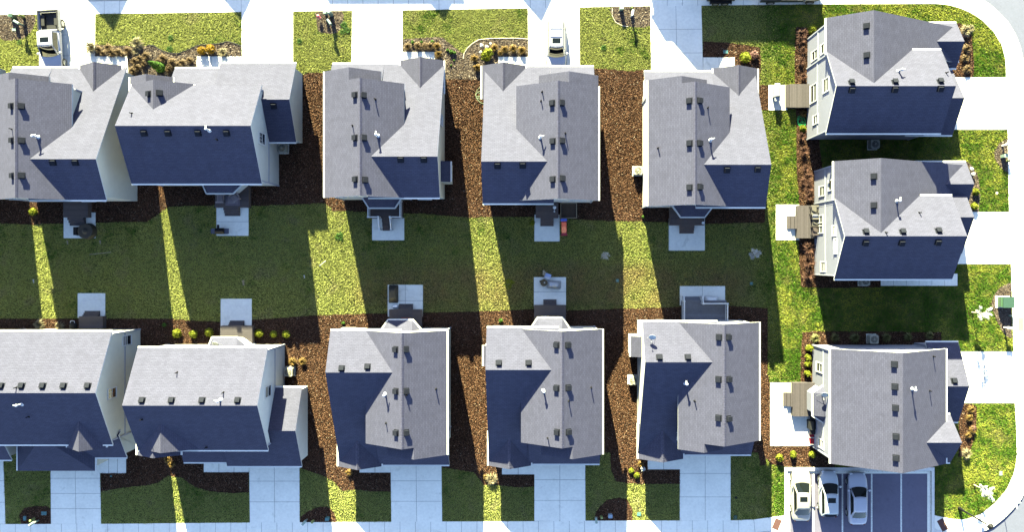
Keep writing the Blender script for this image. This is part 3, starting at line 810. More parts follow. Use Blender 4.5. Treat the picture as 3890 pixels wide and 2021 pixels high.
def sh(e, d=-1662):
    k = 1 - e[1] / CAMH; return (NX + ((e[0] - NX) * k + d) / k, e[1])
h0 = plan_a(House('house beyond the left photo edge, top row, left of the cut-off one', -250, 520, 1, G1),
    (sh((1233, 6.1)), sh((1535, 6.1)), sh((1367, 8.36)), (308, 7), (751, 6.1)), (sh((1235, 6.1)), sh((1448, 6.1)), sh((1325, 7.7)), (262, 6.9), (330, 7)),
    ((242, 2.6), (750, 6.1), (594, 7.8), sh((1385, 7.5)), sh((1662, 7.8))), ((242, 2.6), (365, 4.1), (330, 4.3), sh((1262, 2.6)), sh((1460, 2.6))),
    (sh((1522, 2.7)), sh((1685, 2.7)), sh((1596, 4.0)), (215, 4), (345, 4))).finish()

G2 = 'houses of the row at the bottom'
b1 = House('wide bottom-row house cut by the left edge, two windows in its beige gable wall', 100, 1480, 0, G2)
b1.block('ew', (1259, 5.7), (1690, 5.6), (1494, 8.4), (-152, 8.4), (362, 8.4), band=True)
b1.block('ns', (255, 5.4), (402, 5.4), (299, 6.9), (1575, 7), (1714, 6.6))
b1.block('ns', (67, 2.9), (361, 2.9), (155, 5.1), (1640, 4), (1790, 2.9), hipD=True)
b1.block('ew', (1640, 4.0), (1739, 2.9), (1655, 4.4), (300, 3), (482, 2.9))
b1.finish().vents([(5,1467),(83,1467),(163,1467),(242,1467),(334,1467)], [(63,1473),(110,1584)], [(82,1536)])
b2 = House('wide bottom-row house with an air conditioner beside its white gable wall', 750, 1500, 2, G2)
b2.block('ew', (1322, 5.7), (1711, 5.6), (1542, 8.4), (463, 8.4), (977, 8.4), band=True)
b2.block('ew', (1473, 2.9), (1772, 2.9), (1638, 4.9), (863, 2.9), (1122, 4.9))
b2.block('ns', (530, 5.6), (764, 5.6), (610, 7.3), (1590, 7), (1722, 7.2))
b2.block('ns', (521, 5.4), (686, 5.4), (581, 6.5), (1680, 6), (1741, 6.4))
b2.block('ew', (1600, 4.0), (1757, 2.9), (1640, 4.6), (697, 2.9), (872, 2.9))
b2.bay([(782, 1317), (950, 1317)], [(806, 1284), (900, 1284)], 2.9, 1.0)
b2.finish().vents([(540,1522),(652,1522),(768,1522),(903,1522)], [(673,1416),(849,1492),(540,1594),(785,1700)], [(838,1521)])
def plan_a2(H, main, front, wing, low, porch, mg=(0, 1)):
    W, E, Rr, Nn, Ss = main; m = H.block('ns', W, E, Rr, Nn, Ss, caps=True, gut=(0, 1), band=True)
    W, E, Rr, Nn, Ss = front; H.block('ns', W, E, Rr, Nn, Ss, share=(m, 'A' if mg[0] else 'B'), gut=(0, mg[1]), inC=-.5)
    Nn, Ss, Rr, W, E = wing; H.block('ew', Nn, Ss, Rr, W, E)
    Nn, Ss, Rr, W, E = low; H.block('ew', Nn, Ss, Rr, W, E)
    W, E, Rr, Nn, Ss = porch; H.block('ns', W, E, Rr, Nn, Ss, caps=True)
    return H
b3 = plan_a2(House('grey-roofed house in the bottom row behind the patio with a long black furniture cover', 1480, 1500, 0, G2),
    ((1389, 6.1), (1697, 6.1), (1526, 8.36), (1256, 6.1), (1694, 6.9)), ((1470, 6.1), (1695, 6.14), (1572, 7.86), (1670, 7), (1747, 7.7)),
    ((1256, 6.1), (1767, 2.6), (1416, 7.8), (1236, 7.8), (1515, 7.5)), ((1650, 4.1), (1767, 2.6), (1680, 4.3), (1440, 2.6), (1707, 2.6)),
    ((1285, 2.7), (1449, 2.7), (1357, 4.0), (1650, 4), (1787, 4)))
b3.bay([(1439, 1253), (1609, 1253)], [(1475, 1217), (1567, 1217)], 2.9, 1.0)
b3.finish().vents([(1504,1328),(1541,1328),(1505,1487),(1542,1487),(1506,1645),(1542,1645),(1298,1400),(1396,1394)], [(1467,1608),(1656,1478),(1544,1502)], [(1465,1498)])
b4 = plan_a2(House('grey-roofed house in the bottom row behind the patio with the silver grill cover', 2080, 1500, 1, G2),
    ((1979, 6.1), (2288, 6.1), (2135, 8.36), (1250, 6.1), (1690, 6.9)), ((2056, 6.1), (2289, 6.14), (2176, 7.90), (1665, 7), (1745, 7.7)),
    ((1246, 6.1), (1763, 2.6), (1406, 7.8), (1844, 7.8), (2125, 7.5)), ((1646, 4.1), (1763, 2.6), (1676, 4.3), (2008, 2.6), (2278, 2.6)),
    ((1856, 2.7), (2017, 2.7), (1935, 4.0), (1650, 4), (1784, 4)))
b4.block('ns', (1837, 3.0), (1880, 3.3), (1875, 3.4), (1312, 3.0), (1392, 3.0), gut=(1, 0), ov=.08)
b4.bay([(2009, 1248), (2171, 1248)], [(2043, 1209), (2137, 1209)], 2.9, 1.0)
b4.finish().vents([(2115,1311),(2157,1312),(2115,1475),(2158,1474),(2117,1643),(2159,1642),(1895,1380),(2008,1380)], [(2245,1473),(2160,1524),(2081,1665)], [(2066,1485)])
b5 = plan_a2(House('grey-roofed house in the bottom row with the satellite dish and the white-railed grey deck', 2680, 1480, 2, G2),
    ((2576, 6.1), (2884, 6.1), (2752, 8.36), (1224, 6.1), (1683, 6.9)), ((2577, 6.14), (2746, 6.1), (2676, 7.42), (1640, 7), (1725, 7.7)),
    ((1223, 6.1), (1728, 2.6), (1377, 7.8), (2451, 7.8), (2740, 7.5)), ((1620, 4.1), (1728, 2.6), (1645, 4.3), (2586, 2.6), (2854, 2.6)),
    ((2425, 2.7), (2595, 2.7), (2518, 4.0), (1620, 4), (1758, 4)), mg=(1, 0))
b5.block('ns', (2396, 3.0), (2450, 3.3), (2444, 3.4), (1277, 3.0), (1356, 3.0), gut=(1, 0), ov=.08)
b5.finish().vents([(2732,1282),(2766,1282),(2730,1442),(2768,1442),(2730,1589),(2768,1592),(2505,1358),(2613,1358)], [(2639,1524)], [(2604,1456)])

G3 = 'houses facing the right-hand street'
def plan_r(H, main, ns, porch, gar):
    Nn, Ss, Rr, W, E = main
    m = H.block('ew', Nn, Ss, Rr, W, E, band=True)
    W, E, Rr, Nn, Ss = ns
    cut = (main[0][0] + 18, main[0][1])
    H.block('ns', W, E, Rr, Nn, cut, lift=.008, inD=-.3)
    H.block('ns', W, E, Rr, cut, Ss, clip=H.plane_of(m, 'A'), lift=.008, walls=False)
    x_ = XW(*W) + .3; y0_, y1_ = YW(*Nn) - .27, YW(*main[0]) - .35
    H.wall.box((x_, (y0_ + y1_) / 2, 2.95), (.05, y0_ - y1_, .24), 1); H.wall.box((x_ + .02, y0_, 2.6), (.12, .12, 5.1), 1)
    Nn, Ss, Rr, W, E = porch; H.block('ew', Nn, Ss, Rr, W, E)
    Nn, Ss, Rr, W, E = gar; H.block('ew', Nn, Ss, Rr, W, E)
    return H
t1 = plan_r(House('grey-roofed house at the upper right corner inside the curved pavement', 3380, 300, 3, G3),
    ((188, 5.9), (505, 5.9), (325.5, 8.4), (3178, 8.4), (3632, 8.4)), ((3140, 6.0), (3638, 2.9), (3320, 8.2), (60, 6.5), (345, 8)),
    ((86, 2.9), (257, 2.9), (156, 4.3), (3480, 4.3), (3664, 4.3)), ((266, 2.9), (512, 2.9), (371.5, 5.0), (3480, 5), (3664, 5.0))).finish()
t1.vents([(3292,98),(3293,209),(3235,313),(3400,311),(3572,309),(3236,341),(3399,339),(3572,336)], [(3594,276)], [(3413,270)])
t2 = plan_r(House('middle house of the right-hand street, its front roof half in shadow', 3400, 860, 3, G3),
    ((742.7, 5.9), (1060, 5.9), (897, 8.4), (3210, 8.4), (3675, 8.4)), ((3168, 6.0), (3670, 2.9), (3347, 8.2), (609, 6.5), (910, 8)),
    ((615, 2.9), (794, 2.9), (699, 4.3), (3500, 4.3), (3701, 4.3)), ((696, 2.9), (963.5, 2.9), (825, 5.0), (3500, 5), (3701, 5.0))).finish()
t2.vents([(3320,670),(3320,780),(3289,881),(3429,881),(3565,877),(3288,922),(3425,922),(3563,920)], [(3492,808),(3365,884)], [(3405,764)])
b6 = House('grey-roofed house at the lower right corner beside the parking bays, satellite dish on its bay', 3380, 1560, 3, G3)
b6.block('ns', (3156, 5.7), (3594, 5.7), (3430, 8.9), (1325, 5.7), (1763, 5.7), band=True)
b6.block('ew', (1576, 5.2), (1758, 5.2), (1683, 7.2), (3495, 7.2), (3655, 7.2))
b6.block('ew', (1301, 2.9), (1603.6, 2.9), (1468.6, 4.8), (3555, 4.8), (3683, 4.8))
b6.bay([(3134, 1454), (3134, 1619)], [(3089, 1494), (3089, 1580)], 3.0, 1.0)
b6.finish().vents([(3398,1385),(3400,1470),(3402,1551),(3404,1660),(3404,1741),(3624,1448)], [(3545,1354),(3531,1485)], [(3463,1478)])
b0 = House('house cut off by the lower left edge, only its small porch roof in view', -150, 1600, 1, G2)
b0.block('ew', (1300, 5.7), (1700, 5.6), (1500, 8.4), (-760, 8.4), (-290, 8.4))
b0.block('ew', (1640, 4.0), (1748, 2.9), (1672, 4.3), (-300, 2.9), (44, 2.9))
b0.finish()

# windows the photo shows (placed on the wall found under the pixel)
for hh, lst in ((t1, [(3096, 208, .75, 1.5, 1), (3131, 181, .75, 1.4, 1), (3139, 322, 1.1, 1.3, 1), (3092, 353, 1.5, 1.7, 1), (3099, 453, .7, 1.2, 1)]),
                (t2, [(3124, 725, .8, 1.4, 1), (3160, 702, .8, 1.4, 1), (3170, 876, .8, .7, 0), (3175, 935, 1.2, .5, 0), (3128, 1013, .8, 1.1, 1)]),
                (b6, [(3114, 1397, .75, 1.5, 1), (3121, 1687, .7, 1.2, 1)]),
                (h2, [(995, 526, .9, 1.5, 0)]), (h3, [(1676, 455, .9, 1.4, 0)]),
                (b1, [(482, 1293, .8, 1.4, 1), (425, 1494, .8, 1.3, 0)]), (b2, [(1018, 1487, .9, 1.5, 1)])):
    for sx, sy, w, h, bl in lst: hh.win_img(sx, sy, w, h, blind=bl, grid=not bl)
# glazed back door of the middle right-hand house
t2.win_img(3114, 838, .85, 1.7, name='door'); t2.win_img(3114, 866, .85, 1.7, name='door')
# windows and garage doors of fronts and backs (seen only from the side)
def back_windows(hh, y, face, xs):
    for x, z, w, h in xs: hh.window('y', y, x, z, w, h, face=face, blind=1)
for hh, xc, xe, y, f in ((h1, 40, 320, 759, -1), (h3, 1290, 1610, 751, -1), (h4, 2210, 1900, 762, -1), (h5, 2500, 2850, 783, -1),
                         (b3, 1640, 1320, 1256, 1), (b4, 2240, 1920, 1250, 1), (b5, 2700, 2520, 1224, 1)):
    yy = YW(y, 6.1) + (.26 if f < 0 else -.26)
    back_windows(hh, yy, f, [(XW(xc, 4.3), 4.4, .9, 1.4), (XW(xe, 4.3), 4.4, .9, 1.4), (XW((xc + xe) / 2, 4.3), 4.4, .9, 1.4), (XW(xe, 1.7), 1.7, 1.1, 1.5)])
for hh, x, y, f, hgt in ((h2, 1015, 240, 1, 2.9), (h3, 1430, 242, 1, 2.6), (h4, 2100, 252, 1, 2.6), (h5, 2570, 271, 1, 2.6),
                         (b2, 1043, 1772, -1, 2.9), (b3, 1580, 1767, -1, 2.6), (b4, 2127, 1763, -1, 2.6), (b5, 2680, 1728, -1, 2.6), (h1, 255, 256, 1, 2.6)):
    hh.door('garage_door', XW(x, 0), YW(y, hgt) - f * .24, 4.4, 2.1, f, TRIM, 4)

for hh, x, y in ((h1, 470, 343), (b1, 484, 1630)):      # brick plinths at the porch corners
    q = P(x, y, .4); mb = MB(); mb.box((q.x, q.y, .4), (.75, .85, .8), 0); mb.box((q.x, q.y, .83), (.85, .95, .06), 1); mb.build('brick_plinth', [BRICK, TRIM], hh.root)
# houses over the street to the north: out of frame, they throw the shadows on the top pavement
def far_house(label, tipx, tipy, wgab, x0, x1, ridge_y):
    """front gable whose peak throws its shadow tip at photo point (tipx, tipy); main ridge shadow at photo row ridge_y from x0 to x1"""
    H = House(label, tipx - 150, tipy - 790, 0, 'houses across the street')
    def back(sx, sy, h):
        q = h / math.tan(R(SUN_ELEV)); p = P(sx, sy, 0)
        return Vector((p.x + math.sin(R(SUN_AZ)) * q, p.y + math.cos(R(SUN_AZ)) * q, h))
    a = back(x0, ridge_y, 8.4); b = back(x1, ridge_y, 8.4)
    H.block('ew', (a.y + 4.6, 5.4), (a.y - 4.6, 5.4), (a.y, 8.4), (a.x, 8.4), (b.x, 8.4), world=True)
    if wgab:
        hg = 7.6; t = back(tipx, tipy, hg)
        H.block('ns', (t.x - wgab, hg - wgab * .66), (t.x + wgab, hg - wgab * .66), (t.x, hg), (a.y - 1, hg), (t.y, hg), world=True)
    H.finish(); return H
far_house('house across the street, first from the left, beyond the top edge', 434, 123, 2.8, -120, 480, -20)
far_house('house across the street, second from the left, beyond the top edge', 920, 85, 2.4, 700, 1010, -30)
far_house('house across the street, third from the left, beyond the top edge', 1690, 84, 2.3, 1255, 1768, 25)
far_house('house across the street, fourth from the left, beyond the top edge', 2059, 92, 2.4, 1830, 2110, -30)
far_house('house across the street, fifth from the left, beyond the top edge', 2700, 335, 4.0, 2530, 3138, 168)

def PG(sx, sy, h=.9):
    p = P(sx, sy, h); return (p.x, p.y, 0)
# ------------------------------------------------------------------ vehicles (local: front = +Y, wheels on z = 0)
def ring_loft(mb, rings, m=0, cap=True):
    n = len(rings[0]); b = [p for r in rings for p in r]; fs = []
    for i in range(len(rings) - 1):
        for k in range(n): fs.append((i*n+k, i*n+(k+1) % n, (i+1)*n+(k+1) % n, (i+1)*n+k))
    if cap: fs += [tuple(range(n))[::-1], tuple(len(b) - n + k for k in range(n))]
    mb.add(b, fs, m)
def subsurf(o, lv=2):
    md = o.modifiers.new('subsurf', 'SUBSURF'); md.levels = lv; md.render_levels = lv
    for p in o.data.polygons: p.use_smooth = True
def wheel(root, x, y, r, w, paint=None):
    t = MB(); n = 20
    pr = [(-w/2, r*.66), (-w/2, r*.94), (-w*.36, r), (w*.36, r), (w/2, r*.94), (w/2, r*.66)]
    rings = [[(x + a, y + b*math.cos(6.28318*k/n), r + b*math.sin(6.28318*k/n)) for k in range(n)] for a, b in pr]
    ring_loft(t, rings, 0, False)
    o = t.build('wheel', RUBBER, root)
    rm = MB(); s = 1 if x > 0 else -1
    xo = x + s * w * .42
    for k in range(10):
        a = 6.28318*k/10
        rm.add([(xo + s*.02, y, r), (xo, y + r*.68*math.cos(a-.2), r + r*.68*math.sin(a-.2)), (xo, y + r*.68*math.cos(a+.2), r + r*.68*math.sin(a+.2))], [(0, 1, 2)], 0)
    rm.add([(xo - s*.05, y + r*.68*math.cos(6.28318*k/n), r + r*.68*math.sin(6.28318*k/n)) for k in range(n)], [tuple(range(n))], 1)
    rm.add([(xo - s*.05, y + r*.68*math.cos(6.28318*k/n), r + r*.68*math.sin(6.28318*k/n)) for k in range(n)] + [(xo + s*.01, y + r*.72*math.cos(6.28318*k/n), r + r*.72*math.sin(6.28318*k/n)) for k in range(n)], [(k, (k+1) % n, n+(k+1) % n, n+k) for k in range(n)], 0)
    rm.build('rim', [RIMM, DARKM], o, fix=False)
def lerp(a, b, t): return a + (b - a) * t
def car(name, label, loc, rz, paint, L, W, H, st, cab, group=None, sunroof=True, rails=False, bed=None, tint=CARGL, wheels=(.31, -.29)):
    """st: body stations (y, half width, shoulder z, sill z); cab: rear base y, rear roof y, front roof y, cowl y, belt z, half width base, half width roof"""
    rt = thing(name, label, 'car' if bed is None else 'pickup truck', loc, rz, group, local=True)
    mb = MB(); rings = []
    for y, hw, zs, zl in st:
        rings.append([(-hw*.90, y, zl), (-hw, y, lerp(zl, zs, .35)), (-hw*.99, y, lerp(zl, zs, .78)), (-hw*.90, y, zs), (-hw*.45, y, zs + .035), (hw*.45, y, zs + .035), (hw*.90, y, zs), (hw*.99, y, lerp(zl, zs, .78)), (hw, y, lerp(zl, zs, .35)), (hw*.90, y, zl)])
    ring_loft(mb, rings)
    subsurf(mb.build('body', paint, rt), 2)
    yb, yr, yf, yc, zb, wb, wr = cab
    n = 6
    def front(i, u):   # u 0 base, 1 roof
        s = -1 + 2*i/n; return Vector((s*lerp(wb, wr, u), lerp(yc + .16*(1-s*s), yf + .07*(1-s*s), u), lerp(zb, H, u)))
    def rear(i, u):
        s = 1 - 2*i/n; return Vector((s*lerp(wb*.96, wr*.97, u), lerp(yb - .10*(1-s*s), yr - .05*(1-s*s), u), lerp(zb, H, u)))
    lo = [front(i, 0) for i in range(n+1)] + [rear(i, 0) for i in range(n+1)]
    hi = [front(i, 1) for i in range(n+1)] + [rear(i, 1) for i in range(n+1)]
    cb = MB(); k = len(lo); cen = sum(hi, Vector()) / k
    inn = [lerp(p, cen, .22) + Vector((0, 0, .05)) for p in hi]; mid = [lerp(p, cen, .04) + Vector((0, 0, .025)) for p in hi]
    ring_loft(cb, [[p + Vector((0, 0, -.08)) for p in lo], hi, mid, inn])
    o = cb.build('roof', paint, rt, smooth=False)
    for p in o.data.polygons: p.use_smooth = len(p.vertices) > 4 or abs(p.normal.z) > .8
    def patch(nm, f, i0, i1, u0, u1, offv, m=tint):
        g_ = MB(); nu = 4; q = []
        for j in range(nu+1):
            for i in range(9):
                q.append(f(lerp(i0, i1, i/8), lerp(u0, u1, j/nu)) + offv)
        g_.add(q, [(j*9+i, j*9+i+1, (j+1)*9+i+1, (j+1)*9+i) for j in range(nu) for i in range(8)], 0)
        ob = g_.build(nm, m, rt, smooth=True); return ob
    patch('windshield', front, .45, n-.45, .03, .93, Vector((0, .012, .012)))
    patch('rear_window', rear, .55, n-.55, .08, .9, Vector((0, -.012, .012)))
    for s in (-1, 1):
        def side(i, u, s=s):
            a = (front(0 if s < 0 else n, u)); b = (rear(n if s < 0 else 0, u)); return a.lerp(b, i)
        patch('side_window', side, .05, .93, .12, .88, Vector((s*.012, 0, .006)))
        m_ = MB(); mx, my = s*(wb + .17), yc - .18
        m_.sphere((mx, my, zb + .08), .12, 0, 8, 5, .7); m_.tube([(s*wb*.98, my - .02, zb + .02), (mx, my, zb + .06)], .035, 0)
        m_.build('side_mirror', paint, rt, smooth=True)
    zr = H + .055
    if sunroof:
        s_ = MB(); y1 = yf - .28; s_.box((0, y1 - .22, zr), (wr*1.15, .46, .012), 0); s_.build('sunroof', CARGL, rt)
    if rails:
        for s in (-1, 1):
            r_ = MB(); r_.tube([(s*wr*.86, yr + .1, H + .03), (s*wr*.86, yr + .2, H + .1), (s*wr*.86, yf - .2, H + .1), (s*wr*.86, yf - .1, H + .03)], .03, 0); r_.build('roof_rail', RIMM, rt)
        for y in (lerp(yr, yf, .3), lerp(yr, yf, .62)):
            r_ = MB(); r_.box((0, y, H + .1), (wr*1.72, .06, .03), 0); r_.build('roof_bar', RIMM, rt)
    yfe, ye = st[-1], st[0]
    for s in (-1, 1):
        h_ = MB(); q = st[-2]; h_.sphere((s*q[1]*.74, lerp(q[0], st[-1][0], .35), q[2] - .12), .17, 0, 8, 5, .6); h_.build('headlight', HEADL, rt, smooth=True)
        q = st[1]; h_ = MB(); h_.sphere((s*q[1]*.74, lerp(q[0], st[0][0], .55), q[2] - .14), .11, 0, 8, 5, .7); h_.build('tail_light', TAILL, rt, smooth=True)
    for s in (-1, 1):
        for y in wheels: wheel(rt, s*(W/2 - .12), y*L, .34 if bed is None else .41, .22)
    if bed is not None:
        y0, y1, hw, zf, zt = bed
        b_ = MB(); t = .09
        for x in (-hw + t/2, hw - t/2): b_.box((x, (y0+y1)/2, (zf+zt)/2), (t, y1-y0, zt-zf), 0)
        b_.box((0, y0 + t/2, (zf+zt)/2), (2*hw - 2*t, t, zt-zf), 0); b_.box((0, y1 - t/2, (zf+zt)/2), (2*hw - 2*t, t, zt-zf), 0)
        b_.build('bed', paint, rt)
        l_ = MB(); l_.box((0, (y0+y1)/2, zf - .03), (2*hw - .2, y1 - y0 - .2, .06), 0)
        for x in (-hw*.62, hw*.62): l_.box((x, lerp(y0, y1, .45), zf + .12), (hw*.3, 1.0, .24), 0)
        for x in (-hw + .055, hw - .055): l_.box((x, (y0+y1)/2, zt + .012), (.12, y1-y0, .02), 0)
        l_.box((0, y0 + .055, zt + .012), (2*hw - .2, .1, .02), 0)
        l_.build('bed_liner', BLACKC, rt)
    return rt
HEADL = plain('headlight_lens', (.5, .52, .55), .1); TAILL = plain('tail_lens', (.10, .012, .012), .2)
def paintm(n, c, met=0): return plain(n, c, .28, met, var=.02, coat=.7)
PW, PSIL, PBEI = paintm('white_paint', (.42, .425, .50)), paintm('pale_blue_grey_paint', (.42, .45, .49), .15), paintm('pale_beige_paint', (.34, .32, .29), .2)
PBLK = paintm('black_paint', (.02, .02, .024))
SEDAN = [(-2.44, .58, .78, .42), (-2.34, .78, .92, .3), (-1.95, .86, 1.0, .24), (-1.2, .91, 1.0, .22), (0, .92, .97, .22), (1.1, .92, .95, .22), (1.75, .88, .88, .24), (2.2, .78, .76, .28), (2.42, .52, .64, .36)]
HATCH = [(-2.12, .6, .86, .42), (-2.02, .8, 1.0, .3), (-1.5, .89, 1.03, .24), (-.6, .91, 1.02, .22), (.4, .91, 1.0, .22), (1.1, .9, .98, .22), (1.6, .85, .9, .24), (2.0, .7, .78, .3), (2.18, .42, .66, .38)]
SUVST = [(-2.36, .66, .95, .5), (-2.28, .86, 1.08, .36), (-1.6, .94, 1.12, .32), (0, .95, 1.1, .3), (1.1, .95, 1.08, .3), (1.8, .92, 1.0, .32), (2.2, .84, .9, .36), (2.4, .6, .76, .44)]
car('car', 'pale beige sedan with sunroof, in the first bay, half in sunlight', PG(3046, 1883), R(180) - R(180), PBEI, 4.85, 1.84, 1.42, SEDAN, (-1.78, -1.08, .28, 1.08, .98, .80, .60), 'cars in the parking bays')
car('car', 'pale blue-grey hatchback with sunroof, middle of the three cars in the bays', PG(3151, 1880), 0, PSIL, 4.3, 1.8, 1.5, HATCH, (-1.98, -1.62, .12, .95, 1.0, .79, .63), 'cars in the parking bays')
car('car', 'white sedan without sunroof, beside the empty parking bays', PG(3261, 1897), 0, PW, 4.85, 1.86, 1.42, SEDAN, (-1.72, -1.02, .22, 1.02, .98, .81, .61), 'cars in the parking bays', sunroof=False)
car('suv', 'white SUV with roof bars and sunroof parked on the driveway', PG(2113, 165), R(180), PW, 4.75, 1.92, 1.72, SUVST, (-2.22, -1.98, .45, 1.18, 1.08, .84, .66), rails=True)
PKST = [(-1.0, .97, 1.14, .45), (-.9, .98, 1.15, .42), (0, .98, 1.15, .4), (.9, .98, 1.14, .4), (1.7, .97, 1.1, .42), (2.35, .93, 1.02, .46), (2.75, .84, .9, .5), (2.9, .6, .76, .56)]
car('pickup_truck', 'white pickup truck with sunroof and dark open bed, on the left driveway', PG(192, 158), R(180) + R(3), PW, 5.8, 1.98, 1.86, PKST, (-.86, -.72, .55, 1.32, 1.14, .86, .70), bed=(-2.9, -.98, .97, .72, 1.2), wheels=(.325, -.31))
car('pickup_truck', 'black pickup truck at the top edge of the photo, towing the trailer', PG(3005, -35), R(-90) + R(.5), PBLK, 5.8, 2.0, 1.86, PKST, (-.86, -.72, .55, 1.32, 1.14, .86, .70), bed=(-2.9, -.98, .97, .72, 1.2), wheels=(.325, -.31), sunroof=False)
tr = thing('trailer', 'dark tandem-axle trailer at the top edge of the photo', 'trailer', PG(2740, -36), R(.5), local=True)
m_ = MB(); m_.box((0, 0, 1.0), (2.6, 1.7, .9), 0, 0, .96); m_.box((0, 0, .5), (2.4, 1.5, .12), 0); m_.build('body', PBLK, tr)
m_ = MB(); m_.box((0, 0, 1.48), (2.66, 1.78, .06), 0); m_.build('lid', DARKM, tr)
m_ = MB(); m_.tube([(1.2, .5, .5), (2.9, 0, .52)], .05, 0); m_.tube([(1.2, -.5, .5), (2.9, 0, .52)], .05, 0); m_.build('tow_bar', DARKM, tr)
m_ = MB(); m_.sphere((2.35, -.35, .75), .28, 0, 10, 6, .9); m_.build('spare_tank', WHITEP, tr, smooth=True)
for s in (-1, 1):
    m_ = MB(); m_.box((0, s*1.0, .78), (1.9, .3, .06), 0); m_.box((-.98, s*1.0, .65), (.06, .3, .3), 0); m_.box((.98, s*1.0, .65), (.06, .3, .3), 0); m_.build('mudguard', DARKM, tr)
for s in (-1, 1):
    for x in (-.44, .44):
        t = MB(); n = 20; r = .36; w = .22
        pr = [(-w/2, r*.6), (-w/2, r*.94), (-w*.3, r), (w*.3, r), (w/2, r*.94), (w/2, r*.6)]
        ring_loft(t, [[(x + b*math.cos(6.28318*k/n), s*1.0 + a, r + b*math.sin(6.28318*k/n)) for k in range(n)] for a, b in pr], 0, False)
        o = t.build('wheel', RUBBER, tr)
        rm = MB(); rm.add([(x + r*.62*math.cos(6.28318*k/n), s*(1.0 + w*.45), r + r*.62*math.sin(6.28318*k/n)) for k in range(n)], [tuple(range(n))], 0); rm.build('rim', RIMM, o, fix=False)

# ------------------------------------------------------------------ decks
def railing(rt, pts, z0, z1=None, hgt=.95):
    """white railing along world points; z1 for a slope"""
    pts = [Vector((p.x, p.y, z)) for p, z in pts]
    mb = MB()
    for a, b in zip(pts, pts[1:]):
        d = b - a; n = max(2, int(d.length / .13)); up = Vector((0, 0, hgt))
        ang = math.atan2(d.y, d.x); nn = Vector((-math.sin(ang), math.cos(ang), 0)) * .045
        for zz, wd in ((hgt, .05), (.12, .03)):
            u = Vector((0, 0, zz)); w_ = Vector((-math.sin(ang), math.cos(ang), 0)) * wd; h_ = Vector((0, 0, .05))
            mb.add([a+u-w_, a+u+w_, b+u+w_, b+u-w_, a+u-w_+h_, a+u+w_+h_, b+u+w_+h_, b+u-w_+h_], [(0,3,2,1),(4,5,6,7),(0,1,5,4),(1,2,6,5),(2,3,7,6),(3,0,4,7)], 0)
        for i in range(1, n):
            p = a.lerp(b, i / n); mb.box((p.x, p.y, p.z + hgt * .55), (.035, .035, hgt * .85), 0)
    o = mb.build('railing', TRIM, rt)
    for p in pts:
        q = MB(); q.box((p.x, p.y, p.z + hgt*.5 - .05), (.12, .12, hgt + .1), 0); q.box((p.x, p.y, p.z + hgt + .06), (.17, .17, .05), 0); q.build('post', TRIM, o, org=ORG[rt.name])
def deck(label, x0, y0, x1, y1, st, side, h=.75, m=DECKM, group='back decks', along='x', rails=()):
    """platform in photo px at its top, stairs st = (x0, y0, x1, y1) on side 'n','s','w'"""
    a, b = P(x0, y1, h), P(x1, y0, h)
    rt = thing('deck', label, 'deck', (a.x, a.y, 0), 0, group)
    pl = MB(); bw = .14
    if along == 'x':
        n = int((b.y - a.y) / bw); w = (b.y - a.y) / n
        for i in range(n): pl.box(((a.x+b.x)/2, a.y + (i+.5)*w, h - .02), (b.x - a.x, w - .016, .04), 0)
    else:
        n = int((b.x - a.x) / bw); w = (b.x - a.x) / n
        for i in range(n): pl.box((a.x + (i+.5)*w, (a.y+b.y)/2, h - .02), (w - .016, b.y - a.y, .04), 0)
    pl.build('platform', m, rt)
    sk = MB(); sk.box(((a.x+b.x)/2, (a.y+b.y)/2, (h - .05)/2), (b.x - a.x - .04, b.y - a.y - .04, h - .06), 0); sk.build('skirt', m, rt)
    if st:
        c, d = P(st[0], st[3], h*.5), P(st[2], st[1], h*.5); k = 3
        for i in range(k):
            z = h * (k - i) / (k + 1); q = MB()
            if side in 'ns':
                L_ = (d.y - c.y) / k; yy = (c.y + (i+.5)*L_) if side == 'n' else (d.y - (i+.5)*L_)
                q.box(((c.x+d.x)/2, yy, z/2), (d.x - c.x, L_ - .01, z), 0)
            else:
                L_ = (d.x - c.x) / k; q.box((d.x - (i+.5)*L_, (c.y+d.y)/2, z/2), (L_ - .01, d.y - c.y, z), 0)
            q.build('step', m, rt)
    for r in rails: railing(rt, [(P(px, py, zz), zz) for px, py, zz in r], 0)
    return rt
GD = 'back decks of the top row'; GE = 'back decks of the bottom row'
deck('dark deck with stairs down to the patio with the black round table', 240, 752, 333, 826, (260, 826, 320, 857), 's', group=GD)
deck('dark deck with two wooden armchairs on a rug', 816, 690, 945, 788, (851, 788, 908, 820), 's', group=GD)
deck('deck with white railings and railed stairs down to a patio', 1405, 748, 1528, 829, (1452, 829, 1486, 876), 's', group=GD,
     rails=[[(1406, 765, .75), (1406, 826, .75), (1444, 826, .75), (1448, 872, .05)], [(1526, 765, .75), (1526, 826, .75), (1488, 826, .75), (1492, 872, .05)]])
deck('dark deck beside the garden bed and the red slide', 2035, 756, 2121, 828, (2053, 828, 2103, 859), 's', group=GD)
deck('dark deck under the wide bay of the house nearest the trailer', 2545, 778, 2676, 856, (2583, 856, 2637, 887), 's', group=GD)
deck('dark deck with a round kettle grill at its corner', 299, 1202, 390, 1275, (317, 1182, 374, 1202), 'n', group=GE)
deck('dark deck of the wide bottom-row house between lime shrubs', 836, 1238, 958, 1330, (870, 1219, 924, 1238), 'n', group=GE)
deck('dark deck beside the white box and black furniture cover', 1478, 1176, 1602, 1262, (1515, 1155, 1567, 1176), 'n', group=GE)
deck('dark deck behind the patio with the silver grill cover', 2029, 1159, 2150, 1256, (2064, 1138, 2114, 1159), 'n', group=GE)
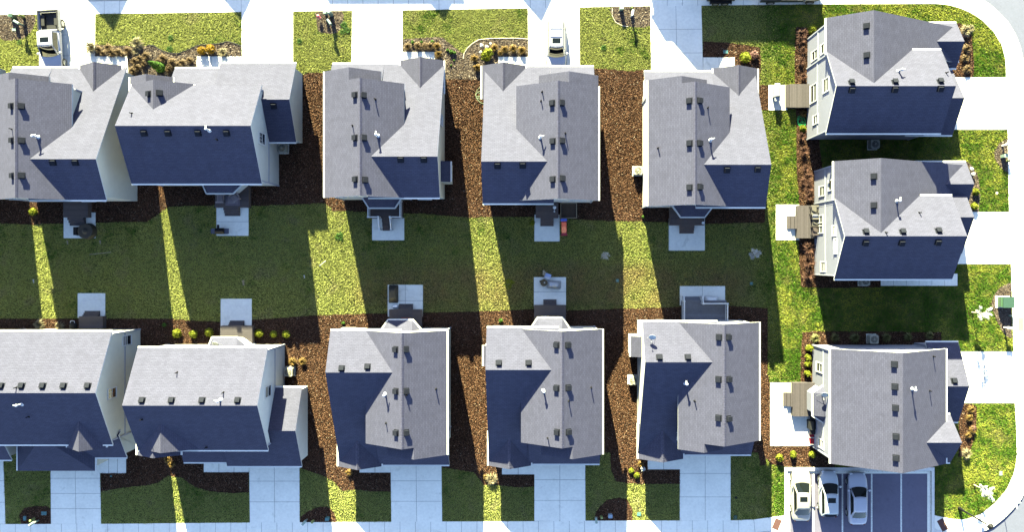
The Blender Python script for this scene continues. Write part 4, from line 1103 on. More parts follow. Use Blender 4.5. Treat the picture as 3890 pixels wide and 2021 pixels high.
deck('blue-grey deck with white railings beside a long white box', 2592, 1141, 2760, 1236, (2599, 1127, 2659, 1141), 'n', m=DECKG, group=GE,
     rails=[[(2593, 1222, .75), (2593, 1143, .75), (2591, 1126, .3)], [(2662, 1126, .3), (2664, 1152, .75), (2755, 1152, .75), (2755, 1222, .75)]])
GW = 'sunlit decks facing the middle lawn'
deck('sunlit taupe deck beside the patio with the big silver grill', 3000, 318, 3078, 407, (2986, 320, 3001, 406), 'w', along='y', group=GW)
deck('sunlit taupe deck crowded with chairs against the wall', 3029, 780, 3106, 905, (2992, 820, 3030, 869), 'w', along='y', group=GW)
deck('sunlit taupe deck beside the red chairs and the bay window', 3013, 1455, 3096, 1583, (2978, 1493, 3014, 1545), 'w', along='y', group=GW)

# ------------------------------------------------------------------ patio furniture and yard things
def w2(sx, sy, z=.06): return tuple(P(sx, sy, z))
def cover(label, sx, sy, lx, ly, h, m, rz=0, name='furniture_cover', cat='cover', crease=.06, seed=1):
    rnd = random.Random(seed); mb = MB(); nx, ny = 8, 6; vs = []
    for j in range(ny+1):
        for i in range(nx+1):
            u, v = i/nx*2-1, j/ny*2-1; e = max(abs(u), abs(v))
            z = h * (1 if e < .7 else (.93 if e < .9 else 0)); k = 1 if e < .95 else 1.06
            if .7 <= e < .9: k = .98
            vs.append((u*lx/2*k + rnd.uniform(-1, 1)*crease*.4, v*ly/2*k + rnd.uniform(-1, 1)*crease*.4, max(0, z + rnd.uniform(-1, 1)*crease*(1 if z > .1 else 0))))
    mb.add(vs, [(j*(nx+1)+i, j*(nx+1)+i+1, (j+1)*(nx+1)+i+1, (j+1)*(nx+1)+i) for j in range(ny) for i in range(nx)], 0)
    o = single(mb, name, m, label, cat, w2(sx, sy), rz=rz)
    subsurf(o, 1); return o
cover('crumpled silver grill cover on the patio of the fourth bottom-row house', 2104, 1081, 1.25, .72, .95, SILVC, R(-4), 'grill_cover', seed=3)
cover('long black furniture cover on the patio of the third bottom-row house', 1495, 1117, .86, 1.6, .7, BLACKC, 0, crease=.03, seed=4)
cover('small white box cover beside the deck stairs and black furniture cover', 1504, 1164, .58, .36, .45, WHITEP, R(2), 'storage_box', 'box', .01, 5)
cover('long white deck box below the white deck railing', 2700, 1137, 1.36, .6, .6, WHITEP, R(-3), 'storage_box', 'box', .02, 6)
# round dark table with cover
rt = thing('patio_table', 'round black covered patio table on the leftmost patio', 'table', w2(340, 879), 0, local=True)
m_ = MB(); m_.cyl((0, 0), .78, .70, .1, .78, 20, 0); m_.build('cover', BLACKC, rt, smooth=False)
m_ = MB(); m_.cyl((0, 0), .3, .12, .78, .86, 12, 0); m_.build('cover_top', BLACKC, rt)
m_ = MB(); m_.box((-.72, .02, .32), (.34, .80, .64), 0, 0, .94); single(m_, 'storage_box', DARKM, 'dark upright box beside the round black patio table', 'box', w2(328, 879))
def grill(label, sx, sy, rz, lid_m, side_m, open_=False, covered=False, group='grills', h=1.0):
    rt = thing('grill', label, 'grill', w2(sx, sy), rz, group, local=True)
    m_ = MB(); m_.box((0, 0, .42), (.8, .5, .84), 0); m_.build('cabinet', DARKM if not covered else lid_m, rt)
    for s in (-1, 1):
        m_ = MB(); m_.box((s*.62, 0, .86), (.42, .5, .05), 0); m_.build('side_shelf', side_m, rt)
    m_ = MB(); n = 7
    prof = [(-.28, .86)] + [(-.28 + .56*i/n, .9 + .26*math.sin(math.pi*i/n)) for i in range(n+1)] + [(.28, .86)]
    ring_loft(m_, [[(x, a, b) for a, b in prof] for x in (-.4, .4)]); m_.build('lid', lid_m, rt)
    m_ = MB(); m_.tube([(-.3, -.33, 1.0), (.3, -.33, 1.0)], .02, 0); m_.build('handle', RIMM, rt)
    if open_:
        m_ = MB(); m_.box((-.12, .42, 1.0), (.22, .35, .02), 0); m_.build('side_flap', DARKM, rt)
    return rt
grill('dark open gas grill with side shelves on the patio below two deck chairs', 849, 879, 0, DARKM, plain('navy_shelf', (.04, .045, .08), .5), True)
grill('big silver covered grill on the uppermost right-hand patio', 2943, 356, R(90), SILVC, SILVC, covered=True)
grill('black covered grill between the deck and the red chairs', 3075, 1610, R(90), BLACKC, BLACKC, covered=True)
rt = thing('kettle_grill', 'dark kettle grill with pale handle left of a dark deck', 'grill', w2(297, 1236), 0, 'grills', local=True)
m_ = MB(); m_.sphere((0, 0, .8), .36, 0, 14, 8, .8); m_.build('bowl', DARKM, rt, smooth=True)
m_ = MB(); m_.tube([(-.2, .3, .95), (-.16, .48, .95), (.16, .48, .95), (.2, .3, .95)], .03, 0); m_.build('handle', WHITEP, rt)
for k in range(3):
    a = 2.1*k + .5; m_ = MB(); m_.tube([(.2*math.cos(a), .2*math.sin(a), .6), (.36*math.cos(a), .36*math.sin(a), 0)], .02, 0); m_.build('leg', DARKM, rt)
def slatchair(label, pt, rz, m, group):
    rt = thing('armchair', label, 'chair', pt, rz, group, local=True)
    m_ = MB()
    for i in range(5): m_.box((0, -.25 + .11*i, .36 - .02*i), (.56, .10, .03), 0)
    m_.build('seat', m, rt)
    m_ = MB()
    for i in range(5): m_.add([(-.26+.105*i, .28, .3), (-.165+.105*i, .28, .3), (-.165+.105*i, .58, 1.0), (-.26+.105*i, .58, 1.0), (-.26+.105*i, .31, .3), (-.165+.105*i, .31, .3), (-.165+.105*i, .61, 1.0), (-.26+.105*i, .61, 1.0)], [(0,1,2,3),(4,7,6,5),(0,4,5,1),(1,5,6,2),(2,6,7,3),(3,7,4,0)], 0)
    m_.build('backrest', m, rt)
    for s in (-1, 1):
        m_ = MB(); m_.box((s*.36, .02, .58), (.14, .74, .03), 0); m_.build('armrest', m, rt)
        for y in (-.3, .3): m_ = MB(); m_.box((s*.34, y, .29), (.05, .09, .58), 0); m_.build('leg', m, rt)
    return rt
CHM = board_mat('grey_chair_wood', (.24, .20, .21))
slatchair('grey-brown armchair on the deck rug, turned towards the right', tuple(P(842, 755, .77)), R(-90), CHM, 'armchairs on the back deck')
slatchair('grey-brown armchair at an angle under the bay, its back to the right', tuple(P(897, 751, .77)), R(-55) + R(0), CHM, 'armchairs on the back deck')
m_ = MB(); m_.box((0, 0, .006), (1.35, .95, .012), 0); m_.box((.02, .05, .014), (.98, .68, .006), 1)
single(m_, 'rug', [plain('rug_dark', (.12, .105, .13), .95, var=.25, scale=20), plain('rug_pale', (.19, .165, .19), .95, var=.25, scale=20)], 'grey rug on the deck between two armchairs', 'rug', tuple(P(884, 762, .752)))
# kettle-like black chair and blue tub on the patio of the fourth bottom house
rt = thing('camp_chair', 'black round camp chair with small footstool on the patio beside the silver cover', 'chair', w2(2066, 1074), R(30), local=True)
m_ = MB(); m_.cyl((0, 0), .24, .34, .3, .4, 12, 0); m_.build('seat', BLACKC, rt)
m_ = MB(); m_.box((0, .3, .62), (.5, .06, .45), 0, 0, .9); m_.build('backrest', BLACKC, rt)
m_ = MB(); m_.cyl((.06, -.02), .07, .07, .4, .46, 8, 0); m_.build('cup', WHITEP, rt)
for k in range(4):
    a = .785 + 1.571*k; m_ = MB(); m_.tube([(.2*math.cos(a), .2*math.sin(a), .32), (.32*math.cos(a), .32*math.sin(a), 0)], .02, 0); m_.build('leg', DARKM, rt)
m_ = MB(); m_.box((0, 0, .12), (.16, .16, .24), 0); single(m_, 'footstool', DARKM, 'tiny black footstool beside the black camp chair', 'stool', w2(2053, 1069))
rt = thing('toy_house', 'pale blue plastic toy at the top edge of the patio with the silver cover', 'toy', w2(2081, 1049), R(-20), local=True)
m_ = MB(); m_.box((0, 0, .25), (.5, .42, .5), 0, 0, .9); m_.build('body', plain('faded_blue', (.30, .36, .62), .5), rt)
m_ = MB(); m_.add([(-.28, -.24, .5), (.28, -.24, .5), (.28, .24, .5), (-.28, .24, .5), (-.28, 0, .68), (.28, 0, .68)], [(0, 1, 5, 4), (2, 3, 4, 5), (0, 4, 3), (1, 2, 5), (0, 3, 2, 1)], 0); m_.build('lid', plain('faded_blue_lid', (.36, .44, .68), .5), rt)
m_ = MB()
for k, (x, y, z, r) in enumerate(((0, 0, .16, .17), (.03, .14, .2, .15), (-.04, .26, .16, .13), (.07, -.1, .14, .13))): m_.sphere((x, y, z), r, 0, 8, 5, .9)
single(m_, 'sandbag', plain('tan_cloth', (.46, .36, .24), .9, var=.4, scale=14), 'tan bundle in the grass next to the pale blue plastic toy', 'bundle', tuple(P(2067, 1041)))
# red slide
rt = thing('slide', 'red toy slide with blue steps behind the deck', 'slide', tuple(P(2142, 866)), R(3), local=True)
m_ = MB(); prof = [(-.62, .12), (-.45, .16), (.1, .5), (.5, .85), (.62, .86)]
for a, b in zip(prof, prof[1:]):
    m_.add([(-.22, -a[0]*0 + a[0], a[1]), (.22, a[0], a[1]), (.22, b[0], b[1]), (-.22, b[0], b[1])], [(0, 1, 2, 3)], 0)
    for s in (-1, 1): m_.add([(s*.22, a[0], a[1]), (s*.22, b[0], b[1]), (s*.26, b[0], b[1] + .1), (s*.26, a[0], a[1] + .1)], [(0, 1, 2, 3)], 0)
m_.box((0, -.66, .09), (.62, .16, .1), 0); m_.build('chute', REDP, rt, fix=False)
m_ = MB()
for s in (-1, 1): m_.box((s*.25, .72, .45), (.08, .16, .9), 0)
for k in range(3): m_.box((0, .72 + .05*(2-k), .2 + .25*k), (.5, .14, .05), 0)
m_.box((0, .70, .92), (.6, .2, .07), 0); m_.build('ladder', BLUEP, rt)
# garden frame
rt = thing('garden_bed', 'timber framed garden bed beside the deck and slide', 'garden bed', tuple(P(2160, 800)), 0, local=True)
wx, wy = 60/PX, 56/PX
for nm, c, d in (('plank', (0, -wy/2, .14), (wx + .08, .06, .28)), ('plank', (0, wy/2, .14), (wx + .08, .06, .28)), ('plank', (-wx/2, 0, .14), (.06, wy - .07, .28)), ('plank', (wx/2, 0, .14), (.06, wy - .07, .28))):
    m_ = MB(); m_.box(c, d, 0); m_.build(nm, WOODL, rt)
m_ = MB(); m_.box((0, 0, .08), (wx - .07, wy - .07, .16), 0); m_.build('soil', SOIL, rt)
rt = thing('garden_spinner', 'white spinner on a stake on the deck beside the garden bed', 'ornament', tuple(P(2106, 790, .75)), 0, local=True)
m_ = MB(); m_.tube([(0, -.25, 0), (0, 0, .6)], .02, 0); m_.build('stake', WHITEP, rt)
m_ = MB(); m_.sphere((0, .02, .65), .17, 0, 10, 6, .5); m_.sphere((0, -.33, .05), .09, 0, 8, 5); m_.build('spinner', WHITEP, rt, smooth=True)
m_ = MB(); m_.cyl((0, 0), .09, .12, 0, .26, 10, 0); m_.cyl((0, 0), .13, .13, .26, .3, 10, 0); single(m_, 'flower_pot', WHITEP, 'small white pot on the deck under the wide bay', 'pot', tuple(P(2669, 847, .76)))
m_ = MB(); m_.box((0, 0, .012), (.8, .5, .024), 0); m_.box((0, 0, .027), (.68, .38, .006), 0); single(m_, 'doormat', plain('rust_mat', (.16, .06, .05), .95), 'rust red doormat at the bay on a dark deck', 'doormat', tuple(P(1541, 1216, .752)))
m_ = MB()
for k in range(7): m_.sphere((random.uniform(-.3, .3), random.uniform(-.1, .1), random.uniform(.2, .34)), .06, 1 if k % 3 else 0, 6, 4)
m_.box((0, 0, .1), (.7, .24, .2), 2); single(m_, 'planter', [WHITEP, plain('planter_leaf', (.2, .26, .03), .8), WOODL], 'planter with small white flowers against the bay, on a deck', 'planter', tuple(P(2071, 1205, .752)))
# furniture on the middle right deck
tp = plain('taupe_metal', (.11, .10, .088), .6)
def simple_chair(nm, label, pt, rz, m, m2, group, w=.6):
    rt = thing(nm, label, 'chair', pt, rz, group, local=True)
    m_ = MB(); m_.box((0, 0, .42), (w, .55, .07), 0, 0, .96); m_.build('seat', m, rt)
    m_ = MB(); m_.add([(-w/2, .24, .45), (w/2, .24, .45), (w/2*.9, .42, .98), (-w/2*.9, .42, .98), (-w/2, .31, .45), (w/2, .31, .45), (w/2*.9, .48, .98), (-w/2*.9, .48, .98)], [(0,1,2,3),(4,7,6,5),(0,4,5,1),(1,5,6,2),(2,6,7,3),(3,7,4,0)], 0); m_.build('backrest', m, rt)
    for s in (-1, 1):
        m_ = MB(); m_.tube([(s*w/2, -.26, 0), (s*w/2, -.26, .62), (s*w/2, .3, .64), (s*w/2, .34, 0)], .025, 0); m_.build('side_frame', m2, rt)
    return rt
GC = 'chairs on the middle right deck'
slatchair('pale slatted armchair at the upper end of the crowded deck', tuple(P(3088, 798, .77)), R(-90), tp, GC)
simple_chair('patio_chair', 'pale grey cushioned chair below the slatted armchair on the crowded deck', tuple(P(3092, 823, .77)), R(-90), SILVC, DARKM, GC)
slatchair('slatted armchair with a round wreath on its seat, on the crowded deck', tuple(P(3093, 846, .77)), R(-90), tp, GC)
slatchair('dark brown slatted armchair at the lower end of the crowded deck', tuple(P(3093, 877, .77)), R(-90), plain('dark_slats', (.06, .045, .045), .6), GC)
GR = 'red chairs on the patio'
simple_chair('patio_chair', 'red cushioned chair next to the black covered grill', w2(3081, 1646), R(-90), REDP, RIMM, GR)
simple_chair('patio_chair', 'red and pink chair farther from the black grill, near the patio end', w2(3081, 1672), R(-90), REDP, RIMM, GR)

# air conditioners
def ac(label, sx, sy, rz=0, s=.8):
    rt = thing('air_conditioner', label, 'air conditioner', tuple(P(sx, sy, 0)), rz, 'air conditioners', local=True)
    m_ = MB(); m_.box((0, 0, .04), (s*1.15, s*1.15, .08), 0); m_.build('base_pad', CONC, rt)
    m_ = MB(); h = s/2
    m_.prism([(-h, -h*.8), (-h*.8, -h), (h*.8, -h), (h, -h*.8), (h, h*.8), (h*.8, h), (-h*.8, h), (-h, h*.8)], .08, .82, 0)
    for z in (.22, .36, .5, .64): m_.prism([(-h-.012, -h*.78), (-h*.78, -h-.012), (h*.78, -h-.012), (h+.012, -h*.78), (h+.012, h*.78), (h*.78, h+.012), (-h*.78, h+.012), (-h-.012, h*.78)], z, z+.05, 0)
    m_.build('cabinet', ACM, rt)
    m_ = MB(); n = 20
    for r in (.31, .24, .17, .1):
        m_.tube([(r*s/.8*math.cos(6.28318*k/n), r*s/.8*math.sin(6.28318*k/n), .845 + (.31-r)*.15) for k in range(n+1)], .014, 0, 4)
    for k in range(8):
        a = 6.28318*k/8; m_.tube([(0, 0, .885), (.32*s/.8*math.cos(a), .32*s/.8*math.sin(a), .84)], .01, 0, 4)
    m_.cyl((0, 0), .07, .07, .86, .9, 10, 0); m_.build('fan_grille', ACM, rt)
    m_ = MB(); m_.cyl((0, 0), .33*s/.8, .33*s/.8, .821, .828, 20, 0); m_.build('fan_opening', DARKM, rt)
ac('beige air conditioner on sunlit mulch left of the house nearest the trailer', 2420, 650)
ac('beige air conditioner in the sunlit mulch left of the bottom house with the satellite dish', 2402, 1442)
ac('beige air conditioner half in sun beside the white gable wall, bottom row', 1104, 1410)
ac('shaded air conditioner below the garage corner of the wide top-row house', 1080, 566)
ac('air conditioner in deep shadow between two right-hand houses', 3312, 551)
ac('shaded air conditioner behind the middle right-hand house, beside the patio slab', 3276, 1068)
ac('shaded air conditioner among the ornamental grasses', 3308, 1287)

# satellite dishes
def dish(label, base, aim, group='satellite dishes'):
    rt = thing('satellite_dish', label, 'satellite dish', tuple(base), 0, group, local=True)
    m_ = MB(); m_.tube([(0, 0, -.1), (0, 0, .45), (.05, .12, .62)], .03, 0); m_.build('mast', RIMM, rt)
    a = Vector(aim).normalized(); x = a.cross(Vector((0, 0, 1))).normalized(); y = x.cross(a); c = Vector((.05, .15, .72)); m_ = MB()
    n = 18; rings = []
    for r in (0.02, .14, .26, .36): rings.append([tuple(c + x*r*math.cos(6.28318*k/n)*.82 + y*r*math.sin(6.28318*k/n) + a*(r*r*.55)) for k in range(n)])
    rings += [[tuple(Vector(p) - a*.02) for p in rg] for rg in rings[::-1]]
    ring_loft(m_, rings); m_.build('reflector', plain('dish_grey', (.48, .52, .56), .4), rt, smooth=True)
    m_ = MB(); e = c - y*.1 + a*.5; m_.tube([tuple(c - y*.36 + a*.06), tuple(e)], .015, 0); m_.box(tuple(e), (.08, .08, .1), 0); m_.build('feed_arm', RIMM, rt)
    m_ = MB()
    for s in (-1, 1): m_.tube([tuple(c - a*.05), (s*.45, -.1, -.05)], .012, 0)
    m_.build('brace', RIMM, rt)
def roof_pt(H, sx, sy):
    h = H.bvh.ray_cast(CAMPOS, (P(sx, sy, 0) - CAMPOS).normalized()); return h[0]
dish('satellite dish on the roof of the bottom house with the white-railed deck', roof_pt(b5, 2472, 1283), (-.2, -.75, .6))
dish('satellite dish on the small bay roof of the lower right house', roof_pt(b6, 3121, 1500), (-.3, -.7, .6))
dish('satellite dish on the small bay roof of the wide bottom-row house', roof_pt(b2, 829, 1308), (-.1, -.7, .6))

# hoses
def hose(label, sx, sy, m, r, n, seed, z=.05):
    rnd = random.Random(seed); mb = MB(); pts = []
    for i in range(n * 14):
        a = 6.28318*i/14; k = i // 14
        rr = r * (.55 + .45*math.sin(k*1.7 + seed)) * (1 + .2*math.sin(a*2 + k)); ox, oy = .35*r*math.sin(k*2.1 + seed), .5*r*math.cos(k*1.3)
        pts.append((ox + rr*math.cos(a), oy + rr*1.15*math.sin(a), z + .012*k + .01*rnd.random()))
    mb.tube(pts, .03, 0, 6)
    return single(mb, 'garden_hose', m, label, 'hose', tuple(P(sx, sy)))
hose('bright green coiled hose on the mulch below a sunlit deck', 3043, 465, HOSEG, .42, 7, 1)
hose('olive coiled hose on brown mulch against the house wall', 1822, 362, HOSEO, .55, 4, 2)

# mailboxes, pedestals, cabinets
def mailbox(label, sx, sy, rz, m=WHITEP, group='mailboxes'):
    rt = thing('mailbox', label, 'mailbox', tuple(P(sx, sy, 0)), rz, group, local=True)
    m_ = MB(); m_.box((0, 0, .5), (.13, .13, 1.0), 0); m_.box((0, .1, .86), (.1, .4, .1), 0); m_.build('post', m, rt)
    m_ = MB(); prof = [(-.11, 0)] + [(.11*-math.cos(math.pi*i/8), .14 + .10*math.sin(math.pi*i/8)) for i in range(9)] + [(.11, 0)]
    ring_loft(m_, [[(x, y, 1.0 + z) for x, z in prof] for y in (-.22, .30)]); m_.build('box', m, rt)
    m_ = MB(); m_.box((0, .315, 1.1), (.2, .02, .2), 0); m_.build('door', RIMM, rt)
    return rt
def pedestal(label, sx, sy, m, h=.8, r=.14, group='utility pedestals', square=False):
    mb = MB()
    if square: mb.box((0, 0, h/2), (r*2, r*1.7, h), 0, 0, .95); mb.box((0, 0, h + .02), (r*2.15, r*1.85, .05), 0)
    else: mb.cyl((0, 0), r, r, 0, h, 14, 0); mb.cyl((0, 0), r*1.06, r*.6, h, h + .08, 14, 0)
    return single(mb, 'utility_pedestal', m, label, 'pedestal', tuple(P(sx, sy)), group)
def lid(label, sx, sy, m, rx=.3, ry=.22, name='utility_cover', cat='cover', group='utility covers', rz=0, round_=False):
    mb = MB()
    if round_: mb.cyl((0, 0), rx, rx, 0, .02, 24, 0); mb.cyl((0, 0), rx*.8, rx*.8, .02, .028, 24, 1); mb.cyl((0, 0), rx*.15, rx*.15, .028, .04, 10, 0)
    else: mb.box((0, 0, .03), (rx*2, ry*2, .06), 0); mb.box((0, 0, .063), (rx*1.7, ry*1.6, .008), 1)
    return single(mb, name, m if isinstance(m, list) else [m, m], label, cat, tuple(P(sx, sy, .058 if round_ else .02)), group, rz=rz)
mailbox('pale mailbox in the top left mulch bed beside the white pickup', 92, 97, R(60), PALEG)
pedestal('dark green square pedestal in the top left mulch bed', 60, 66, GREENB, .8, .17, square=True)
pedestal('lime round pedestal in the top left mulch bed', 92, 64, LIMEP, .75, .13)
pedestal('pale square pedestal at the pavement edge of the top left bed', 47, 62, PALEG, .5, .1, square=True)
lid('pale flat cover in the top left mulch bed', 54, 111, PALEG, .18, .14)
mailbox('pale mailbox in the bed between the second and third top driveways', 1262, 96, R(35), PALEG)
pedestal('pale green round pedestal in the bed between the second and third top driveways', 1259, 55, PALEG, 1.0, .2)
pedestal('pale square pedestal left of the pale round one, second bed', 1240, 54, PALEG, .7, .12, square=True)
m_ = MB(); m_.sphere((0, 0, .5), .16, 0, 8, 5, 1.3); m_.sphere((.1, -.12, .4), .14, 0, 8, 5); m_.tube([(0, 0, 0), (0, 0, .5)], .03, 1); single(m_, 'garden_flag', [PINKP, PALEB], 'pinkish red ornament on a stake beside the pedestals', 'ornament', tuple(P(1214, 66)))
mailbox('white mailbox in the stone-edged bed right of the white SUV', 2398, 62, R(-12))
pedestal('grey-green square pedestal in the stone-edged bed right of the white SUV', 2359, 36, PALEG, .75, .17, square=True)
pedestal('lime round pedestal in the stone-edged bed right of the white SUV', 2398, 32, LIMEP, .6, .13)
mailbox('white mailbox uppermost beside the right-hand pavement', 3806, 553, R(-98))
pedestal('pale green square pedestal beside the right-hand pavement', 3806, 594, PALEG, .7, .17, square=True)
pedestal('small lime pedestal just below the pale green one, right pavement', 3825, 612, LIMEP, .5, .1)
rt = thing('transformer', 'large green transformer cabinet on a pale pad by the right-hand pavement', 'transformer', tuple(P(3808, 1147)), 0, local=True)
m_ = MB(); m_.box((-.05, 0, .06), (1.35, 1.1, .12), 0); m_.build('base_pad', CONC, rt)
m_ = MB(); m_.box((.1, 0, .5), (.95, .95, .76), 0); m_.build('cabinet', GREENB, rt)
m_ = MB(); m_.box((-.45, 0, .42), (.16, .93, .58), 0); m_.build('door', plain('dark_green', (.05, .11, .06), .5), rt)
m_ = MB(); m_.box((.08, 0, .90), (1.04, 1.02, .05), 0); m_.build('lid', GREENB, rt)
mailbox('white mailbox by the right-hand pavement below the green transformer', 3812, 1243, R(-100))
pedestal('small green and white pedestal between the transformer and the lower mailbox', 3832, 1199, PALEG, .4, .08)
mailbox('pale green mailbox at the lower left, beside a green round pedestal', 147, 1978, R(-55), PALEG)
pedestal('green round pedestal at the lower left beside the pale mailbox', 132, 1971, LIMEP, .7, .11)
lid('small blue-green cover in the lower left mulch circle', 95, 1970, TEAL, .15, .22)
lid('teal cover at the edge of the lower left mulch circle', 168, 1951, TEAL, .26, .17)
mailbox('pale mailbox in the dark mulch circle beside the second bottom driveway', 1167, 1974, R(-40), PALEG)
pedestal('pale lime pedestal right of the mailbox, second bottom driveway', 1191, 1979, LIMEP, .55, .12)
pedestal('blue-green square pedestal in the mulch circle, second bottom driveway', 1247, 1968, TEAL, .5, .16, square=True)
mailbox('pale mailbox in the mulch circle right of the fourth bottom driveway', 2262, 1966, R(5), PALEG)
pedestal('pale lime pedestal right of the mailbox, fourth bottom driveway', 2284, 1962, LIMEP, .55, .12)
pedestal('blue-grey square pedestal right of the lime one, fourth bottom driveway', 2317, 1957, plain('blue_grey', (.22, .3, .4), .5), .5, .18, square=True)
lid('teal cover on the sunlit grass strip at the bottom', 2427, 1954, TEAL, .18, .18)
lid('dark green cover in the shaded lawn beside the fifth bottom driveway', 2793, 1967, GREENB, .17, .2)
lid('round cover in the shaded lawn of the fifth bottom driveway', 2796, 1892, [DARKM, DARKM], .13, round_=True)
lid('turquoise cover in the mulch beside a lime shrub, top row', 2756, 196, TEAL, .22, .16)
lid('small teal round cover in the mulch right of the left bottom driveway', 422, 1810, [TEAL, TEAL], .1, round_=True)
lid('teal square cover in the middle lawn behind the silver grill cover', 2345, 1066, TEAL, .14, .14)
lid('teal square cover in the middle lawn near the white railed deck', 2854, 1077, TEAL, .14, .14)
lid('pale blue cover on the sunlit corner lawn', 3801, 1799, PALEG, .15, .2)
mh = [plain('iron', (.30, .27, .22), .6), plain('iron_light', (.42, .39, .33), .6)]
lid('round manhole cover in the uppermost right-hand driveway', 3762, 307, mh, .28, name='manhole_cover', cat='manhole cover', group='manhole covers', round_=True)
lid('round manhole cover in the lowest right-hand driveway', 3834, 1456, mh, .34, name='manhole_cover', cat='manhole cover', group='manhole covers', round_=True)
lid('small round cover in the grass by the middle right-hand driveway', 3787, 733, mh, .14, name='manhole_cover', cat='manhole cover', group='manhole covers', round_=True)
def ramp_pad(label, sx, sy, w, h, rz, m):
    mb = MB(); mb.box((0, 0, .004), (w, h, .01), 0)
    for i in range(int(w/.11)):
        for j in range(int(h/.11)): mb.cyl((-w/2 + .08 + .11*i, -h/2 + .08 + .11*j), .025, .02, .009, .016, 6, 0)
    return single(mb, 'tactile_pad', m, label, 'tactile pad', tuple(P(sx, sy, .058)), 'kerb ramp pads', rz=rz)
ramp_pad('rust red tactile pad left of the parking bays', 2951, 1993, .62, 1.0, R(-22), BRICK)
ramp_pad('rust red tactile pad right of the parking bays', 3581, 1996, .62, 1.15, R(28), BRICK)
ramp_pad('pale tan tactile pad on the right-hand pavement', 3879, 1231, .55, 1.2, 0, plain('tan_pad', (.24, .20, .165), .9))

# street lamp and street name sign at the corner
rt = thing('street_lamp', 'tall dark street lamp on the corner lawn', 'street lamp', tuple(P(3643, 1931)), 0, local=True)
m_ = MB(); m_.tube([(0, 0, 0), (0, 0, .9)], .16, 0, 12, .1); m_.tube([(0, 0, .9), (0, 0, 4.9)], .085, 0, 10, .055); m_.build('pole', DARKM, rt)
m_ = MB(); m_.cyl((0, 0), .1, .26, 4.85, 5.1, 8, 0); m_.cyl((0, 0), .24, .22, 5.1, 5.35, 8, 1); m_.cyl((0, 0), .28, .05, 5.35, 5.6, 8, 0); m_.build('lantern', [DARKM, plain('lantern_glass', (.35, .4, .45), .2)], rt)
rt = thing('street_sign', 'street name sign with two crossed blades at the lower right corner', 'sign', tuple(P(3800, 1882)), 0, local=True)
m_ = MB(); m_.tube([(0, 0, 0), (0, 0, 2.5)], .03, 0, 8); m_.build('pole', RIMM, rt)
for a, z in ((R(2), 2.42), (R(92), 2.62)):
    m_ = MB(); m_.box((0, 0, z), (.95, .05, .2), 0, a); m_.build('blade', plain('sign_pale', (.60, .66, .74), .4), rt)
# twigs, stake, toys on lawns
def stick(label, pts, m, r=.03, name='garden_stake'):
    mb = MB(); mb.tube([tuple(P(*p)) for p in pts], r, 0, 6); return single(mb, name, m, label, 'stake')
stick('white leaning stake on the sunlit lawn strip between shadows', [(1214, 1010, 0), (1236, 992, 1.0)], WHITEP, .035)
stick('pale fallen stick in the shaded left lawn', [(340, 967, .04), (421, 958, .06)], PALEB, .03, 'stick')
for lb, sx, sy, m, sc in (('tan bone-shaped toy on the shaded lawn above a patio', 925, 1074, WOODL, 1.3), ('small white ball in the shaded lawn near the sunlit strip', 1156, 1051, WHITEP, .8), ('pale stone in the shaded left lawn below the patio', 257, 921, PALEB, .9), ('pale stone beside the leftmost patio, right of the other stone', 381, 920, PALEB, .9), ('pale block in the shaded lawn at the far left', 128, 1068, WHITEP, .9)):
    m_ = MB(); m_.sphere((0, .1*sc, .06), .1*sc, 0, 8, 5, .7); m_.sphere((.03, -.12*sc, .05), .08*sc, 0, 8, 5, .7); m_.tube([(0, .1*sc, .05), (.03, -.12*sc, .05)], .05*sc, 0)
    single(m_, 'lawn_toy' if 'toy' in lb or 'ball' in lb else 'stone', m, lb, 'toy' if 'toy' in lb or 'ball' in lb else 'stone', tuple(P(sx, sy)))
# ------------------------------------------------------------------ plants
def leafcloud(name, mats, n, size, fn, seed, elong=1.6, extra=None):
    """n leaf faces; fn(rnd) -> (position, outward dir)"""
    rnd = random.Random(seed); mb = MB()
    if extra: extra(mb)
    for i in range(n):
        p, d = fn(rnd); p = Vector(p)
        d = (Vector(d) + Vector((rnd.uniform(-1, 1), rnd.uniform(-1, 1), rnd.uniform(-1, 1))) * .8).normalized()
        a = d.cross(Vector((rnd.uniform(-1, 1), rnd.uniform(-1, 1), rnd.uniform(-1, 1)))).normalized(); b = d.cross(a)
        s = size * rnd.uniform(.6, 1.3)
        mb.add([p - a*s*.5, p + b*s*elong*.5, p + a*s*.5, p - b*s*elong*.5], [(0, 1, 2, 3)], 0)
    return mb.mesh(name, mats, fix=False)
def ball(rx, rz, zc, k=.75, lump=.25, seed=0):
    lr = random.Random(seed); ls = [(lr.uniform(0, 6.28), lr.uniform(-.6, 1)) for _ in range(6)]
    def f(r):
        a, z = r.uniform(0, 6.283), r.uniform(-.75, 1); q = math.sqrt(max(0, 1 - z*z)); d = Vector((q*math.cos(a), q*math.sin(a), z))
        m = 1 + lump*max(0, max(d.dot(Vector((math.cos(x)*.8, math.sin(x)*.8, y))) for x, y in ls) - .5)
        rad = m * r.uniform(k, 1) if r.random() < .75 else r.uniform(.3, 1)
        return (d.x*rx*rad, d.y*rx*rad, zc + d.z*rz*rad), d
    return f
